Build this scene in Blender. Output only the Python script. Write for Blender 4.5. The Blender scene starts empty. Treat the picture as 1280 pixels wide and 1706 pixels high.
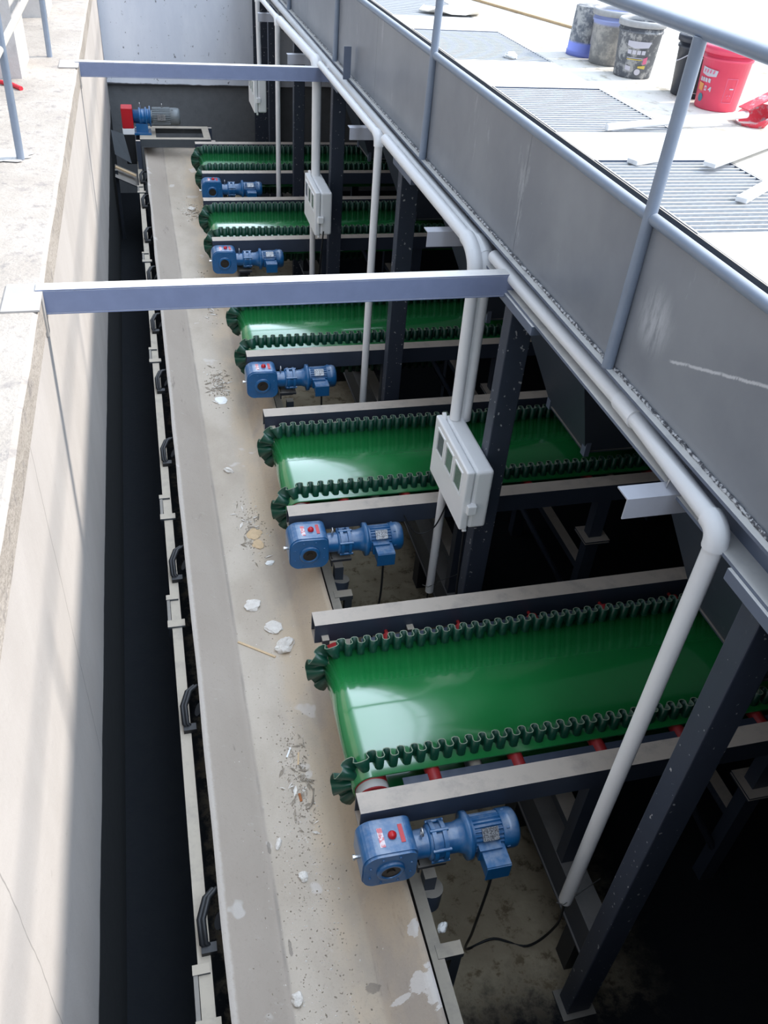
import bpy, bmesh, math, random
from mathutils import Vector, Matrix, noise
random.seed(7)
sc = bpy.context.scene
COL = sc.collection
PI = math.pi

# ------------------------------------------------------------------ camera
cd = bpy.data.cameras.new('camera'); cam = bpy.data.objects.new('camera', cd); COL.objects.link(cam)
RIGHT = Vector((0.96911032, -0.23666272, 0.06939696))
DOWN = Vector((-0.09480907, -0.61725603, -0.78102896))
FWD = Vector((0.22767613, 0.75032376, -0.62062696))
mw = Matrix.Identity(4)
for r in range(3):
    mw[r][0] = RIGHT[r]; mw[r][1] = -DOWN[r]; mw[r][2] = -FWD[r]
mw[2][3] = 4.95
cam.matrix_world = mw
cd.sensor_fit = 'VERTICAL'; cd.sensor_height = 24.0; cd.sensor_width = 24.0 * 1280 / 1706
cd.lens = 1406.49 / 1706 * 24.0
cd.clip_start = 0.05; cd.clip_end = 200
sc.camera = cam

# ------------------------------------------------------------------ sky, sun, exposure
w = bpy.data.worlds.new('sky'); sc.world = w; w.use_nodes = True
bg = w.node_tree.nodes['Background']
bg.inputs['Strength'].default_value = 1.0
# open sky overhead and to the right; left half dimmed to shade the belts
_t = w.node_tree; _g = _t.nodes.new('ShaderNodeTexCoord'); _x = _t.nodes.new('ShaderNodeSeparateXYZ'); _r = _t.nodes.new('ShaderNodeValToRGB')
def _m(op, a, b=0.0):
    q = _t.nodes.new('ShaderNodeMath'); q.operation = op
    for i_, v in enumerate((a, b)):
        if isinstance(v, (int, float)): q.inputs[i_].default_value = v
        else: _t.links.new(v, q.inputs[i_])
    return q.outputs[0]
_t.links.new(_g.outputs['Generated'], _x.inputs[0])
_z = _m('MAXIMUM', _x.outputs['Z'], 0.02)
_a = _m('DIVIDE', _x.outputs['X'], _m('SQRT', _m('ADD', _m('MULTIPLY', _x.outputs['X'], _x.outputs['X']), _m('MULTIPLY', _z, _z))))
_t.links.new(_m('ADD', _m('MULTIPLY', _a, 0.5), 0.5), _r.inputs['Fac'])
_e = _r.color_ramp.elements
def _c(k): return (0.86 * k, 1.0 * k, 1.20 * k, 1)
_e[0].position = 0.0; _e[0].color = _c(0.34)
_e[1].position = 1.0; _e[1].color = _c(0.55)
for _p, _k in ((0.30, 0.62), (0.42, 1.0), (0.49, 2.6), (0.56, 3.6), (0.66, 3.6), (0.80, 1.5)):
    _q = _e.new(_p); _q.color = _c(_k)
_h = _t.nodes.new('ShaderNodeMix'); _h.data_type = 'RGBA'; _t.links.new(_m('MINIMUM', _m('MULTIPLY', _z, 2.2), 1.0), _h.inputs[0])
_h.inputs[6].default_value = (0.25, 0.28, 0.34, 1); _t.links.new(_r.outputs['Color'], _h.inputs[7]); _t.links.new(_h.outputs[2], bg.inputs['Color'])
sd = bpy.data.lights.new('sun', 'SUN'); sun = bpy.data.objects.new('sun', sd); COL.objects.link(sun)
sd.energy = 4.0; sd.angle = math.radians(4.2); sd.color = (1.0, 0.93, 0.84)
sun.location = (8, 5, 12)
sun.rotation_euler = Vector((-1, -0.16, -0.858)).to_track_quat('-Z', 'Y').to_euler()
sc.view_settings.view_transform = 'Standard'; sc.view_settings.look = 'None'
sc.view_settings.gamma = 1.0; sc.view_settings.use_curve_mapping = False
sc.view_settings.exposure = 0.24

# ------------------------------------------------------------------ materials
def lin(c):
    return tuple(((v / 255) / 12.92 if v / 255 <= 0.04045 else ((v / 255 + 0.055) / 1.055) ** 2.4) for v in c)

class N:
    def __init__(s, name):
        s.m = bpy.data.materials.new(name); s.m.use_nodes = True
        s.t = s.m.node_tree; s.b = s.t.nodes['Principled BSDF']
    def n(s, typ, **kw):
        o = s.t.nodes.new(typ)
        for k, v in kw.items(): setattr(o, k, v)
        return o
    def l(s, a, b): s.t.links.new(a, b)
    def pos(s): return s.n('ShaderNodeNewGeometry').outputs['Position']
    def obj(s): return s.n('ShaderNodeTexCoord').outputs['Object']
    def noise(s, vec, scale, detail=4, rough=0.6, stretch=None):
        if stretch:
            mp = s.n('ShaderNodeMapping'); mp.inputs['Scale'].default_value = stretch
            s.l(vec, mp.inputs['Vector']); vec = mp.outputs['Vector']
        t = s.n('ShaderNodeTexNoise'); t.inputs['Scale'].default_value = scale
        t.inputs['Detail'].default_value = detail; t.inputs['Roughness'].default_value = rough
        s.l(vec, t.inputs['Vector']); return t.outputs['Fac']
    def ramp(s, fac, a, b, va=0.0, vb=1.0):
        r = s.n('ShaderNodeMapRange'); r.inputs['From Min'].default_value = a; r.inputs['From Max'].default_value = b
        r.inputs['To Min'].default_value = va; r.inputs['To Max'].default_value = vb
        r.interpolation_type = 'SMOOTHSTEP'
        s.l(fac, r.inputs['Value']); return r.outputs['Result']
    def math(s, op, a, b):
        m = s.n('ShaderNodeMath', operation=op)
        for i, v in enumerate((a, b)):
            if isinstance(v, (int, float)): m.inputs[i].default_value = v
            else: s.l(v, m.inputs[i])
        return m.outputs[0]
    def mix(s, fac, a, b):
        m = s.n('ShaderNodeMix', data_type='RGBA')
        for sock, v in ((m.inputs[0], fac), (m.inputs[6], a), (m.inputs[7], b)):
            if isinstance(v, (int, float)): sock.default_value = v
            elif isinstance(v, tuple): sock.default_value = (*v[:3], 1)
            else: s.l(v, sock)
        return m.outputs[2]
    def sep(s, v, ax):
        x = s.n('ShaderNodeSeparateXYZ'); s.l(v, x.inputs[0]); return x.outputs[ax]
    def out(s, col, rough=0.6, metal=0.0, bump=None, bs=0.3, bd=0.01, spec=0.5, coat=0.0, cr=0.1):
        b = s.b
        if isinstance(col, tuple): b.inputs['Base Color'].default_value = (*col[:3], 1)
        else: s.l(col, b.inputs['Base Color'])
        if isinstance(rough, (int, float)): b.inputs['Roughness'].default_value = rough
        else: s.l(rough, b.inputs['Roughness'])
        b.inputs['Metallic'].default_value = metal
        b.inputs['Specular IOR Level'].default_value = spec
        b.inputs['Coat Weight'].default_value = coat; b.inputs['Coat Roughness'].default_value = cr
        if bump is not None:
            u = s.n('ShaderNodeBump'); u.inputs['Strength'].default_value = bs; u.inputs['Distance'].default_value = bd
            s.l(bump, u.inputs['Height']); s.l(u.outputs['Normal'], b.inputs['Normal'])
        return s.m

def plain(name, c, rough=0.5, metal=0.0, var=0.12, scale=6, spec=0.5, coat=0.0, cr=0.1):
    k = N(name); p = k.obj(); f = k.noise(p, scale)
    d = tuple(v * (1 - var) for v in c); e = tuple(min(1, v * (1 + var)) for v in c)
    return k.out(k.mix(f, d, e), rough, metal, spec=spec, coat=coat, cr=cr)

def painted(name, base, dust=(0.5, 0.45, 0.38), amount=0.8, rough=0.45, splash=0.0, scr=0.1):
    """steel paint with settled dust on the faces that point up and dried cement splashes"""
    k = N(name); p = k.pos(); nz = k.sep(k.n('ShaderNodeNewGeometry').outputs['Normal'], 2)
    f = k.noise(p, 9, 5, 0.65)
    c = k.mix(f, tuple(v * 0.85 for v in base), tuple(v * 1.15 for v in base))
    d = k.math('MULTIPLY', k.ramp(nz, 0.55, 0.95), k.ramp(f, 0.25, 0.55, amount * 0.75, amount))
    c = k.mix(d, c, dust)
    if splash > 0:
        g = k.noise(p, 38, 2, 0.4)
        c = k.mix(k.math('MULTIPLY', k.ramp(g, 0.74 - splash * 0.05, 0.76 - splash * 0.05), 0.7), c, (0.55, 0.55, 0.55))
    if scr > 0:
        h = k.noise(p, 5, 6, 0.8, (1, 1, 0.25))
        c = k.mix(k.ramp(h, 0.62, 0.72, 0, scr), c, (0.5, 0.52, 0.55))
    r = k.math('ADD', k.math('MULTIPLY', d, 0.4), rough)
    return k.out(c, r)

M = {}
SLATE = (0.058, 0.072, 0.098)
M['slate'] = painted('slate_paint', SLATE)
M['slate_light'] = painted('grey_blue_paint', (0.15, 0.18, 0.245), dust=(0.8, 0.78, 0.74), amount=0.95, scr=0.2)
M['beam'] = painted('beam_paint', (0.215, 0.255, 0.39), dust=(0.85, 0.82, 0.78), amount=0.97, scr=0.25)
M['column'] = painted('column_paint', (0.040, 0.050, 0.074), splash=0.9, amount=0.5, scr=0.15)
M['rail'] = painted('conveyor_frame_paint', (0.040, 0.052, 0.078), dust=(0.48, 0.42, 0.36), amount=1.0)
M['base_beam'] = painted('base_beam_paint', (0.05, 0.06, 0.08), dust=(0.27, 0.26, 0.25), amount=0.75)
M['seat'] = plain('pale_dusty_steel', (0.40, 0.38, 0.36), 0.7)
M['bracket'] = plain('galvanised_angle', (0.46, 0.47, 0.52), 0.45)
M['tube'] = painted('handrail_paint', (0.25, 0.30, 0.38), dust=(0.5, 0.52, 0.55), amount=0.5, rough=0.35, scr=0.2)
M['support'] = plain('support_paint', (0.045, 0.058, 0.09), 0.4)
M['black'] = plain('black_rubber', (0.010, 0.011, 0.013), 0.5)
M['dark_steel'] = painted('dark_steel', (0.02, 0.024, 0.032), amount=0.4)
M['stringer'] = painted('dusty_stringer', (0.06, 0.07, 0.08), dust=(0.42, 0.37, 0.30), amount=1.0)
M['pvc'] = plain('white_pvc', (0.95, 0.95, 0.95), 0.35, var=0.04)
M['box'] = plain('white_plastic', (0.93, 0.93, 0.93), 0.4, var=0.03)
M['red'] = plain('red_paint', (0.30, 0.018, 0.02), 0.45, var=0.2)
M['redcap'] = plain('red_plastic', (0.50, 0.012, 0.02), 0.35)
M['chrome'] = plain('bright_metal', (0.6, 0.6, 0.6), 0.3, 0.9)
M['bore'] = plain('shaft_metal', (0.05, 0.045, 0.04), 0.4, 0.7)
M['nameplate'] = None
M['weld'] = None

def mk():
    k = N('blue_machine_paint'); p = k.obj(); f = k.noise(p, 14, 4)
    nz = k.sep(k.n('ShaderNodeNewGeometry').outputs['Normal'], 2)
    c = k.mix(f, (0.007, 0.088, 0.235), (0.012, 0.125, 0.32))
    d = k.math('MULTIPLY', k.ramp(nz, 0.3, 1.0), k.ramp(f, 0.35, 0.7, 0.05, 0.4))
    M['blue'] = k.out(k.mix(d, c, (0.45, 0.46, 0.47)), 0.3, 0, coat=0.3)
    k = N('grey_motor_paint'); p = k.obj(); f = k.noise(p, 12)
    M['grey_motor'] = k.out(k.mix(f, (0.12, 0.14, 0.15), (0.22, 0.24, 0.25)), 0.45, 0.2)
    k = N('faded_sticker'); p = k.obj(); f = k.noise(p, 55, 3)
    M['sticker'] = k.out(k.mix(k.ramp(f, 0.42, 0.58), (0.62, 0.16, 0.18), (0.75, 0.66, 0.68)), 0.5)
    k = N('splashed_red_plastic'); p = k.obj(); f = k.noise(p, 11, 4, 0.7)
    M['ladle'] = k.out(k.mix(k.ramp(f, 0.45, 0.6), (0.72, 0.05, 0.08), (0.50, 0.44, 0.46)), 0.5)
    k = N('stamped_nameplate'); p = k.obj(); f = k.noise(p, 190, 2)
    M['nameplate'] = k.out(k.mix(k.ramp(f, 0.45, 0.55), (0.42, 0.43, 0.44), (0.12, 0.12, 0.13)), 0.35, 0.5)
    k = N('rough_weld'); p = k.pos(); f = k.noise(p, 60, 3)
    M['weld'] = k.out(k.mix(k.ramp(f, 0.42, 0.6), (0.10, 0.10, 0.11), (0.75, 0.74, 0.74)), 0.6, 0, bump=f, bs=1.0, bd=0.01)
    # green PVC belt
    k = N('green_belt'); p = k.pos(); f = k.noise(p, 3, 5, 0.6); g = k.noise(p, 7, 6, 0.8, (1, 0.4, 1))
    c = k.mix(f, (0.010, 0.185, 0.042), (0.016, 0.225, 0.056))
    c = k.mix(k.ramp(g, 0.70, 0.76, 0, 0.2), c, (0.35, 0.42, 0.36))
    r = k.ramp(f, 0.3, 0.7, 0.16, 0.26)
    M['green'] = k.out(c, r, 0, spec=0.8, coat=1.0, cr=0.10); k.b.inputs['Coat IOR'].default_value = 1.7
    k = N('green_sidewall'); p = k.obj(); f = k.noise(p, 8)
    M['sidewall'] = k.out(k.mix(f, (0.004, 0.046, 0.028), (0.008, 0.070, 0.040)), 0.33)
    M['sidewall_edge'] = plain('cut_sidewall_edge', (0.20, 0.24, 0.17), 0.8, scale=60, var=0.4)
    # big dusty belt
    k = N('dusty_belt'); p = k.pos(); f = k.noise(p, 2.2, 6, 0.6, (1, 0.6, 1)); g = k.noise(p, 60, 4, 0.7)
    h = k.noise(p, 6, 5, 0.7, (1.6, 0.35, 1)); e = k.noise(p, 16, 5, 0.75, (0.6, 1.5, 1))
    xx = k.math('ADD', k.sep(p, 0), k.math('SUBTRACT', k.math('MULTIPLY', k.sep(p, 1), 0.0055), 0.037))
    mid = k.math('MULTIPLY', k.ramp(k.math('ADD', xx, k.math('MULTIPLY', f, 0.012)), 0.222, 0.240), k.ramp(k.math('ADD', xx, k.math('MULTIPLY', f, 0.012)), 0.612, 0.630, 1, 0))
    sand = k.math('MULTIPLY', k.ramp(k.math('ADD', xx, k.math('MULTIPLY', h, 0.25)), 0.52, 0.68), k.ramp(f, 0.35, 0.6))
    wing = k.mix(f, (0.325, 0.272, 0.222), (0.43, 0.372, 0.315))
    wing = k.mix(k.ramp(e, 0.60, 0.72, 0, 0.35), wing, (0.50, 0.46, 0.42))
    wing = k.mix(k.ramp(h, 0.62, 0.70, 0, 0.6), wing, (0.20, 0.17, 0.145))
    c = k.mix(mid, wing, k.mix(k.ramp(f, 0.3, 0.7), (0.395, 0.335, 0.268), (0.50, 0.435, 0.36)))
    c = k.mix(k.math('MULTIPLY', sand, 0.65), c, (0.52, 0.40, 0.27))
    # scuffed pale rim along the left edge, crease along the folds
    c = k.mix(k.math('MULTIPLY', k.ramp(k.math('ADD', xx, k.math('MULTIPLY', e, 0.03)), -0.012, 0.004, 1, 0), 0.4), c, (0.56, 0.52, 0.48))
    cr = k.math('MULTIPLY', k.ramp(xx, 0.205, 0.218), k.ramp(xx, 0.222, 0.236, 1, 0))
    c = k.mix(k.math('MULTIPLY', cr, k.ramp(h, 0.4, 0.6, 0.1, 0.6)), c, (0.25, 0.22, 0.19))
    c = k.mix(k.ramp(g, 0.55, 0.75, 0, 0.4), c, (0.27, 0.23, 0.18))
    q = k.noise(p, 3.3, 3, 0.5)
    c = k.mix(k.ramp(q, 0.66, 0.69, 0, 0.6), c, (0.58, 0.54, 0.50))
    py = k.sep(p, 1); px = k.sep(p, 0)
    def blob(x0, y0, rx, ry, col, amt):
        a_ = k.math('DIVIDE', k.math('SUBTRACT', px, x0), rx); b_ = k.math('DIVIDE', k.math('SUBTRACT', py, y0), ry)
        dd = k.math('SQRT', k.math('ADD', k.math('MULTIPLY', a_, a_), k.math('MULTIPLY', b_, b_)), 0)
        return k.mix(k.ramp(k.math('ADD', dd, k.math('MULTIPLY', e, 1.6)), 1.5, 1.6, amt, 0), c, col)
    for bx, by, rx, ry in ((0.835, 1.70, .03, .05), (0.80, 1.48, .055, .06), (0.86, 1.44, .05, .12), (0.72, 1.45, .07, .02)): c = blob(bx, by, rx, ry, (0.62, 0.58, 0.54), 0.85)   # dried cement
    for bx, by, rx, ry in ((0.25, 2.32, .012, .05), (0.28, 1.80, .012, .05), (0.62, 1.55, .05, .03)): c = blob(bx, by, rx, ry, (0.15, 0.13, 0.11), 0.6)   # dark smears
    M['dusty'] = k.out(c, 0.85, 0, bump=g, bs=0.35, bd=0.006)
    # pit wall: lower pour dark and damp, upper pour pale render
    def wall(name, zj, slope, pale, pale2, dark, dots):
        k = N(name); p = k.pos(); z = k.sep(p, 2); y = k.sep(p, 1)
        wob = k.noise(p, 1.4, 4, 0.6)
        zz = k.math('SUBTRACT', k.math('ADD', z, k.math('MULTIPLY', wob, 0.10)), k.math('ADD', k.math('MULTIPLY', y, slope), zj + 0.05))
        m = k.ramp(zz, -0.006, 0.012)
        n1 = k.noise(p, 1.2, 6, 0.65, (1, 1, 0.35)); n2 = k.noise(p, 9, 5, 0.7)
        up = k.mix(k.ramp(n1, 0.3, 0.7), pale, pale2)
        up = k.mix(k.ramp(n2, 0.62, 0.72, 0, 0.25), up, tuple(v * 0.6 for v in pale))
        if not dots:
            y_ = k.sep(p, 1)
            for yc, w0 in ((2.90, 0.008), (1.30, 0.005), (7.4, 0.006)):
                dd = k.math('ABSOLUTE', k.math('SUBTRACT', k.math('ADD', y_, k.math('MULTIPLY', wob, 0.10)), yc + 0.05), 0)
                up = k.mix(k.math('MULTIPLY', k.ramp(dd, 0.0, w0, 1, 0), 0.6), up, (0.16, 0.15, 0.14))
        if dots:
            d = k.noise(p, 13, 3, 0.7, (1, 1, 0.5))
            up = k.mix(k.ramp(d, 0.63, 0.69, 0, 0.85), up, (0.12, 0.12, 0.13))
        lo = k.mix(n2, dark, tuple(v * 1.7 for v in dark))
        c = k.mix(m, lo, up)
        j = k.math('MULTIPLY', k.ramp(zz, -0.018, -0.006), k.ramp(zz, 0.004, 0.016, 1, 0))
        c = k.mix(k.math('MULTIPLY', j, 0.8), c, (0.05, 0.05, 0.055))
        return k.out(c, 0.85, 0, bump=n2, bs=0.25, bd=0.01, spec=0.2)
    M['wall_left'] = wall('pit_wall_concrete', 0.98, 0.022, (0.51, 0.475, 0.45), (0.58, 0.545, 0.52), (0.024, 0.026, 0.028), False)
    M['wall_back'] = wall('back_wall_concrete', 1.70, 0.0, (0.66, 0.69, 0.76), (0.80, 0.82, 0.87), (0.12, 0.125, 0.13), True)
    def conc(name, a, b, dirt, amt, sc_=2.0, bs=0.4):
        k = N(name); p = k.pos(); f = k.noise(p, sc_, 6, 0.65); g = k.noise(p, sc_ * 6, 6, 0.7); h = k.noise(p, sc_ * 22, 3)
        c = k.mix(k.ramp(f, 0.3, 0.7), a, b)
        c = k.mix(k.ramp(g, 0.52, 0.68, 0, amt), c, dirt)
        return k.out(c, 0.85, 0, bump=h, bs=bs, bd=0.01)
    k = N('shade_painted_floor'); p = k.pos(); f = k.noise(p, 1.6, 6, 0.65); g = k.noise(p, 9, 6, 0.7); h = k.noise(p, 34, 3)
    c = k.mix(k.ramp(f, 0.3, 0.7), (0.34, 0.275, 0.19), (0.52, 0.44, 0.31))
    c = k.mix(k.ramp(g, 0.52, 0.66, 0, 0.8), c, (0.14, 0.10, 0.055))
    # near-black shade painted by the left wall, under the deck and up front
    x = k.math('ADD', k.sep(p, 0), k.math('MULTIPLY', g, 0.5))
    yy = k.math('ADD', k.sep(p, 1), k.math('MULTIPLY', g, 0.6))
    painted_shade = k.math('MAXIMUM', k.math('MAXIMUM', k.ramp(x, 0.15, 0.45, 1, 0), k.ramp(x, 1.9, 2.7)), k.ramp(yy, 1.75, 2.2, 1, 0))
    c = k.mix(painted_shade, c, k.mix(g, (0.006, 0.008, 0.012), (0.013, 0.015, 0.017)))
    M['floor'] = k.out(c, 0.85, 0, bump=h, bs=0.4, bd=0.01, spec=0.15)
    M['ledge'] = conc('ledge_concrete', (0.36, 0.32, 0.28), (0.45, 0.405, 0.36), (0.24, 0.22, 0.21), 0.7, 1.7, 0.8)
    M['deck'] = conc('dusty_deck_concrete', (0.58, 0.55, 0.50), (0.70, 0.68, 0.63), (0.30, 0.265, 0.20), 0.8, 1.3)
    M['deck_plate'] = conc('pale_deck_plate', (0.74, 0.74, 0.74), (0.80, 0.80, 0.80), (0.66, 0.65, 0.62), 0.4, 2)
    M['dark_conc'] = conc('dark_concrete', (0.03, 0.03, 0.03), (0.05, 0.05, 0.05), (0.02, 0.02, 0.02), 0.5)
    M['plinth'] = conc('plinth_concrete', (0.55, 0.52, 0.50), (0.66, 0.64, 0.62), (0.45, 0.43, 0.42), 0.4)
    M['powder'] = conc('white_powder', (0.46, 0.45, 0.44), (0.56, 0.55, 0.54), (0.40, 0.38, 0.36), 0.5, 9)
    M['stone'] = conc('broken_concrete', (0.66, 0.61, 0.55), (0.78, 0.74, 0.68), (0.48, 0.43, 0.37), 0.5, 14)
    M['grit'] = conc('dark_grit', (0.26, 0.22, 0.17), (0.42, 0.36, 0.29), (0.14, 0.11, 0.09), 0.6, 20)
    # girder plate
    k = N('girder_plate_paint'); p = k.pos(); f = k.noise(p, 1.1, 5, 0.6); g = k.noise(p, 2.6, 6, 0.75, (1, 1.6, 0.5))
    c = k.mix(k.ramp(f, 0.3, 0.7), (0.21, 0.228, 0.26), (0.30, 0.318, 0.345))
    c = k.mix(k.ramp(g, 0.60, 0.74, 0, 0.5), c, (0.60, 0.62, 0.65))
    d = k.noise(p, 24, 2, 0.4); c = k.mix(k.ramp(d, 0.80, 0.82, 0, 0.8), c, (0.7, 0.7, 0.7))
    py, pz = k.sep(p, 1), k.sep(p, 2)
    def dist(y0, z0, ay, az):
        a_ = k.math('DIVIDE', k.math('SUBTRACT', py, y0), ay); b_ = k.math('DIVIDE', k.math('SUBTRACT', pz, z0), az)
        return k.math('SQRT', k.math('ADD', k.math('MULTIPLY', a_, a_), k.math('MULTIPLY', b_, b_)), 0)
    st = k.noise(p, 5, 6, 0.8, (1, 3.5, 0.6))
    c = k.mix(k.math('MULTIPLY', k.ramp(dist(2.60, 3.60, 0.16, 0.17), 0.1, 1.0, 0.75, 0), k.ramp(st, 0.35, 0.62)), c, (0.66, 0.68, 0.71))   # rubbed whitish patch
    ln = k.math('ABSOLUTE', k.math('SUBTRACT', k.math('ADD', pz, k.math('MULTIPLY', st, 0.03)), k.math('SUBTRACT', 4.425, k.math('MULTIPLY', py, 0.364))), 0)
    c = k.mix(k.math('MULTIPLY', k.math('MULTIPLY', k.ramp(ln, 0.002, 0.009, 0.8, 0), k.ramp(py, 2.42, 2.45, 1, 0)), k.ramp(st, 0.35, 0.5)), c, (0.75, 0.76, 0.78))   # long scratch
    M['plate'] = k.out(c, 0.36, 0)
    k = N('galvanised_grating'); p = k.pos(); f = k.noise(p, 20)
    M['grate'] = k.out(k.mix(f, (0.58, 0.59, 0.60), (0.70, 0.71, 0.72)), 0.5, 0.0)
    k = N('splashed_black_plastic'); p = k.obj(); f = k.noise(p, 16, 5, 0.7); 
    M['pail_black'] = k.out(k.mix(k.ramp(f, 0.48, 0.62), (0.14, 0.15, 0.17), (0.46, 0.46, 0.46)), 0.6)
    k = N('splashed_blue_plastic'); p = k.obj(); f = k.noise(p, 13, 5, 0.7); z = k.sep(p, 2)
    c = k.mix(k.ramp(f, 0.42, 0.6), (0.12, 0.13, 0.15), (0.44, 0.43, 0.41))
    M['pail_blue_low'] = k.out(k.mix(k.ramp(z, 0.075, 0.095), (0.22, 0.27, 0.72), c), 0.6)
    k = N('splashed_pale_blue_plastic'); p = k.obj(); f = k.noise(p, 13, 5, 0.7); z = k.sep(p, 2)
    c = k.mix(k.ramp(f, 0.42, 0.62), (0.30, 0.30, 0.30), (0.55, 0.53, 0.50))
    M['pail_blue_top'] = k.out(k.mix(k.ramp(z, 0.225, 0.245), c, (0.40, 0.46, 0.80)), 0.6)
    M['pail_dark'] = plain('black_pail_plastic', (0.035, 0.04, 0.055), 0.4)
    M['pail_red'] = plain('red_pail_plastic', (0.86, 0.085, 0.16), 0.35, var=0.15)
    M['pail_rim'] = plain('grey_pail_rim', (0.45, 0.45, 0.45), 0.6, scale=20, var=0.3)
    M['white_print'] = plain('white_print', (0.62, 0.60, 0.66), 0.5)
    M['dark_print'] = plain('dark_print', (0.05, 0.06, 0.09), 0.5)
    M['orange_print'] = plain('orange_print', (0.85, 0.33, 0.08), 0.5)
    M['yellow_print'] = plain('yellow_print', (0.72, 0.55, 0.12), 0.5)
    M['teal_print'] = plain('teal_print', (0.06, 0.22, 0.28), 0.5, scale=40, var=0.6)
    M['pink_print'] = plain('pink_print', (0.78, 0.18, 0.30), 0.5)
    M['wood'] = plain('pale_wood', (0.55, 0.40, 0.24), 0.7, scale=18, var=0.25)
    M['card'] = plain('cream_card', (0.78, 0.74, 0.66), 0.8)
    M['paper'] = plain('white_scrap', (0.80, 0.80, 0.78), 0.7)
    M['cream'] = plain('cream_drum_cover', (0.55, 0.50, 0.40), 0.7, var=0.25, scale=5)
    M['rust'] = plain('rusty_chip', (0.30, 0.10, 0.03), 0.8, scale=30, var=0.5)
    M['redtape'] = plain('red_tape', (0.70, 0.03, 0.05), 0.5)
    M['breaker'] = plain('green_breaker', (0.06, 0.16, 0.09), 0.4, scale=45, var=0.9)
    k = N('clear_window'); k.out((0.55, 0.60, 0.58), 0.08); k.b.inputs['Alpha'].default_value = 0.15; M['pane'] = k.m
mk()

# ------------------------------------------------------------------ mesh helpers
class MB:
    def __init__(s): s.v = []; s.f = []; s.mi = []; s.sm = []
    def add(s, vs, fs, mi=0, sm=False):
        o = len(s.v); s.v += [tuple(p) for p in vs]
        for f in fs: s.f.append(tuple(i + o for i in f)); s.mi.append(mi); s.sm.append(sm)
        return s
    def box(s, x0, x1, y0, y1, z0, z1, mi=0, T=None):
        vs = [(x, y, z) for z in (z0, z1) for y in (y0, y1) for x in (x0, x1)]
        if T is not None: vs = [tuple(T @ Vector(p)) for p in vs]
        return s.add(vs, [(0, 2, 3, 1), (4, 5, 7, 6), (0, 1, 5, 4), (2, 6, 7, 3), (0, 4, 6, 2), (1, 3, 7, 5)], mi)
    def prism(s, poly, a, b, axis='x', mi=0, sm=False):
        """poly: 2-D points extruded along axis from a to b (other two axes in order)"""
        def P(p, t):
            return {'x': (t, p[0], p[1]), 'y': (p[0], t, p[1]), 'z': (p[0], p[1], t)}[axis]
        n = len(poly); vs = [P(p, a) for p in poly] + [P(p, b) for p in poly]
        s.add(vs, [(i, (i + 1) % n, n + (i + 1) % n, n + i) for i in range(n)], mi, sm)
        s.add(vs, [tuple(range(n - 1, -1, -1)), tuple(range(n, 2 * n))], mi)
        return s
    def lathe(s, prof, o=(0, 0, 0), d=(0, 0, 1), n=24, mi=0, cap=True, sm=True):
        d = Vector(d).normalized(); u = d.orthogonal().normalized(); v = d.cross(u); o = Vector(o); vs = []
        for r, t in prof:
            for i in range(n):
                a = 2 * PI * i / n
                vs.append(o + d * t + (u * math.cos(a) + v * math.sin(a)) * r)
        fs = [(j * n + i, j * n + (i + 1) % n, (j + 1) * n + (i + 1) % n, (j + 1) * n + i) for j in range(len(prof) - 1) for i in range(n)]
        s.add(vs, fs, mi, sm)
        if cap:
            m = len(prof) - 1
            s.add(vs, [tuple(range(n - 1, -1, -1)), tuple(range(m * n, m * n + n))], mi)
        return s
    def cyl(s, p0, p1, r, n=16, mi=0, r2=None):
        p0 = Vector(p0); p1 = Vector(p1); L = (p1 - p0).length
        return s.lathe([(r, 0), (r if r2 is None else r2, L)], p0, p1 - p0, n, mi)
    def tube(s, pts, r, n=8, mi=0):
        pts = [Vector(p) for p in pts]; vs = []; up = None
        for i, p in enumerate(pts):
            d = (pts[min(i + 1, len(pts) - 1)] - pts[max(i - 1, 0)]).normalized()
            u = d.orthogonal().normalized() if up is None else (up - d * up.dot(d)).normalized()
            up = u; v = d.cross(u)
            vs += [p + (u * math.cos(2 * PI * k / n) + v * math.sin(2 * PI * k / n)) * r for k in range(n)]
        m = len(pts)
        s.add(vs, [(j * n + i, j * n + (i + 1) % n, (j + 1) * n + (i + 1) % n, (j + 1) * n + i) for j in range(m - 1) for i in range(n)], mi, True)
        s.add(vs, [tuple(range(n - 1, -1, -1)), tuple(range((m - 1) * n, m * n))], mi)
        return s
    def build(s, name, mats, parent=None, bevel=0.0, seg=2, loc=None):
        me = bpy.data.meshes.new(name); me.from_pydata(s.v, [], s.f)
        for m in (mats if isinstance(mats, (list, tuple)) else [mats]): me.materials.append(m)
        me.polygons.foreach_set('material_index', s.mi); me.polygons.foreach_set('use_smooth', s.sm)
        bm = bmesh.new(); bm.from_mesh(me); bmesh.ops.recalc_face_normals(bm, faces=bm.faces); bm.to_mesh(me); bm.free()
        o = bpy.data.objects.new(name, me); COL.objects.link(o)
        if parent is not None: o.parent = parent
        if loc is not None: o.location = loc
        if bevel > 0:
            b = o.modifiers.new('bevel', 'BEVEL'); b.width = bevel; b.segments = seg; b.limit_method = 'ANGLE'; b.angle_limit = math.radians(50)
        return o

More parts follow.
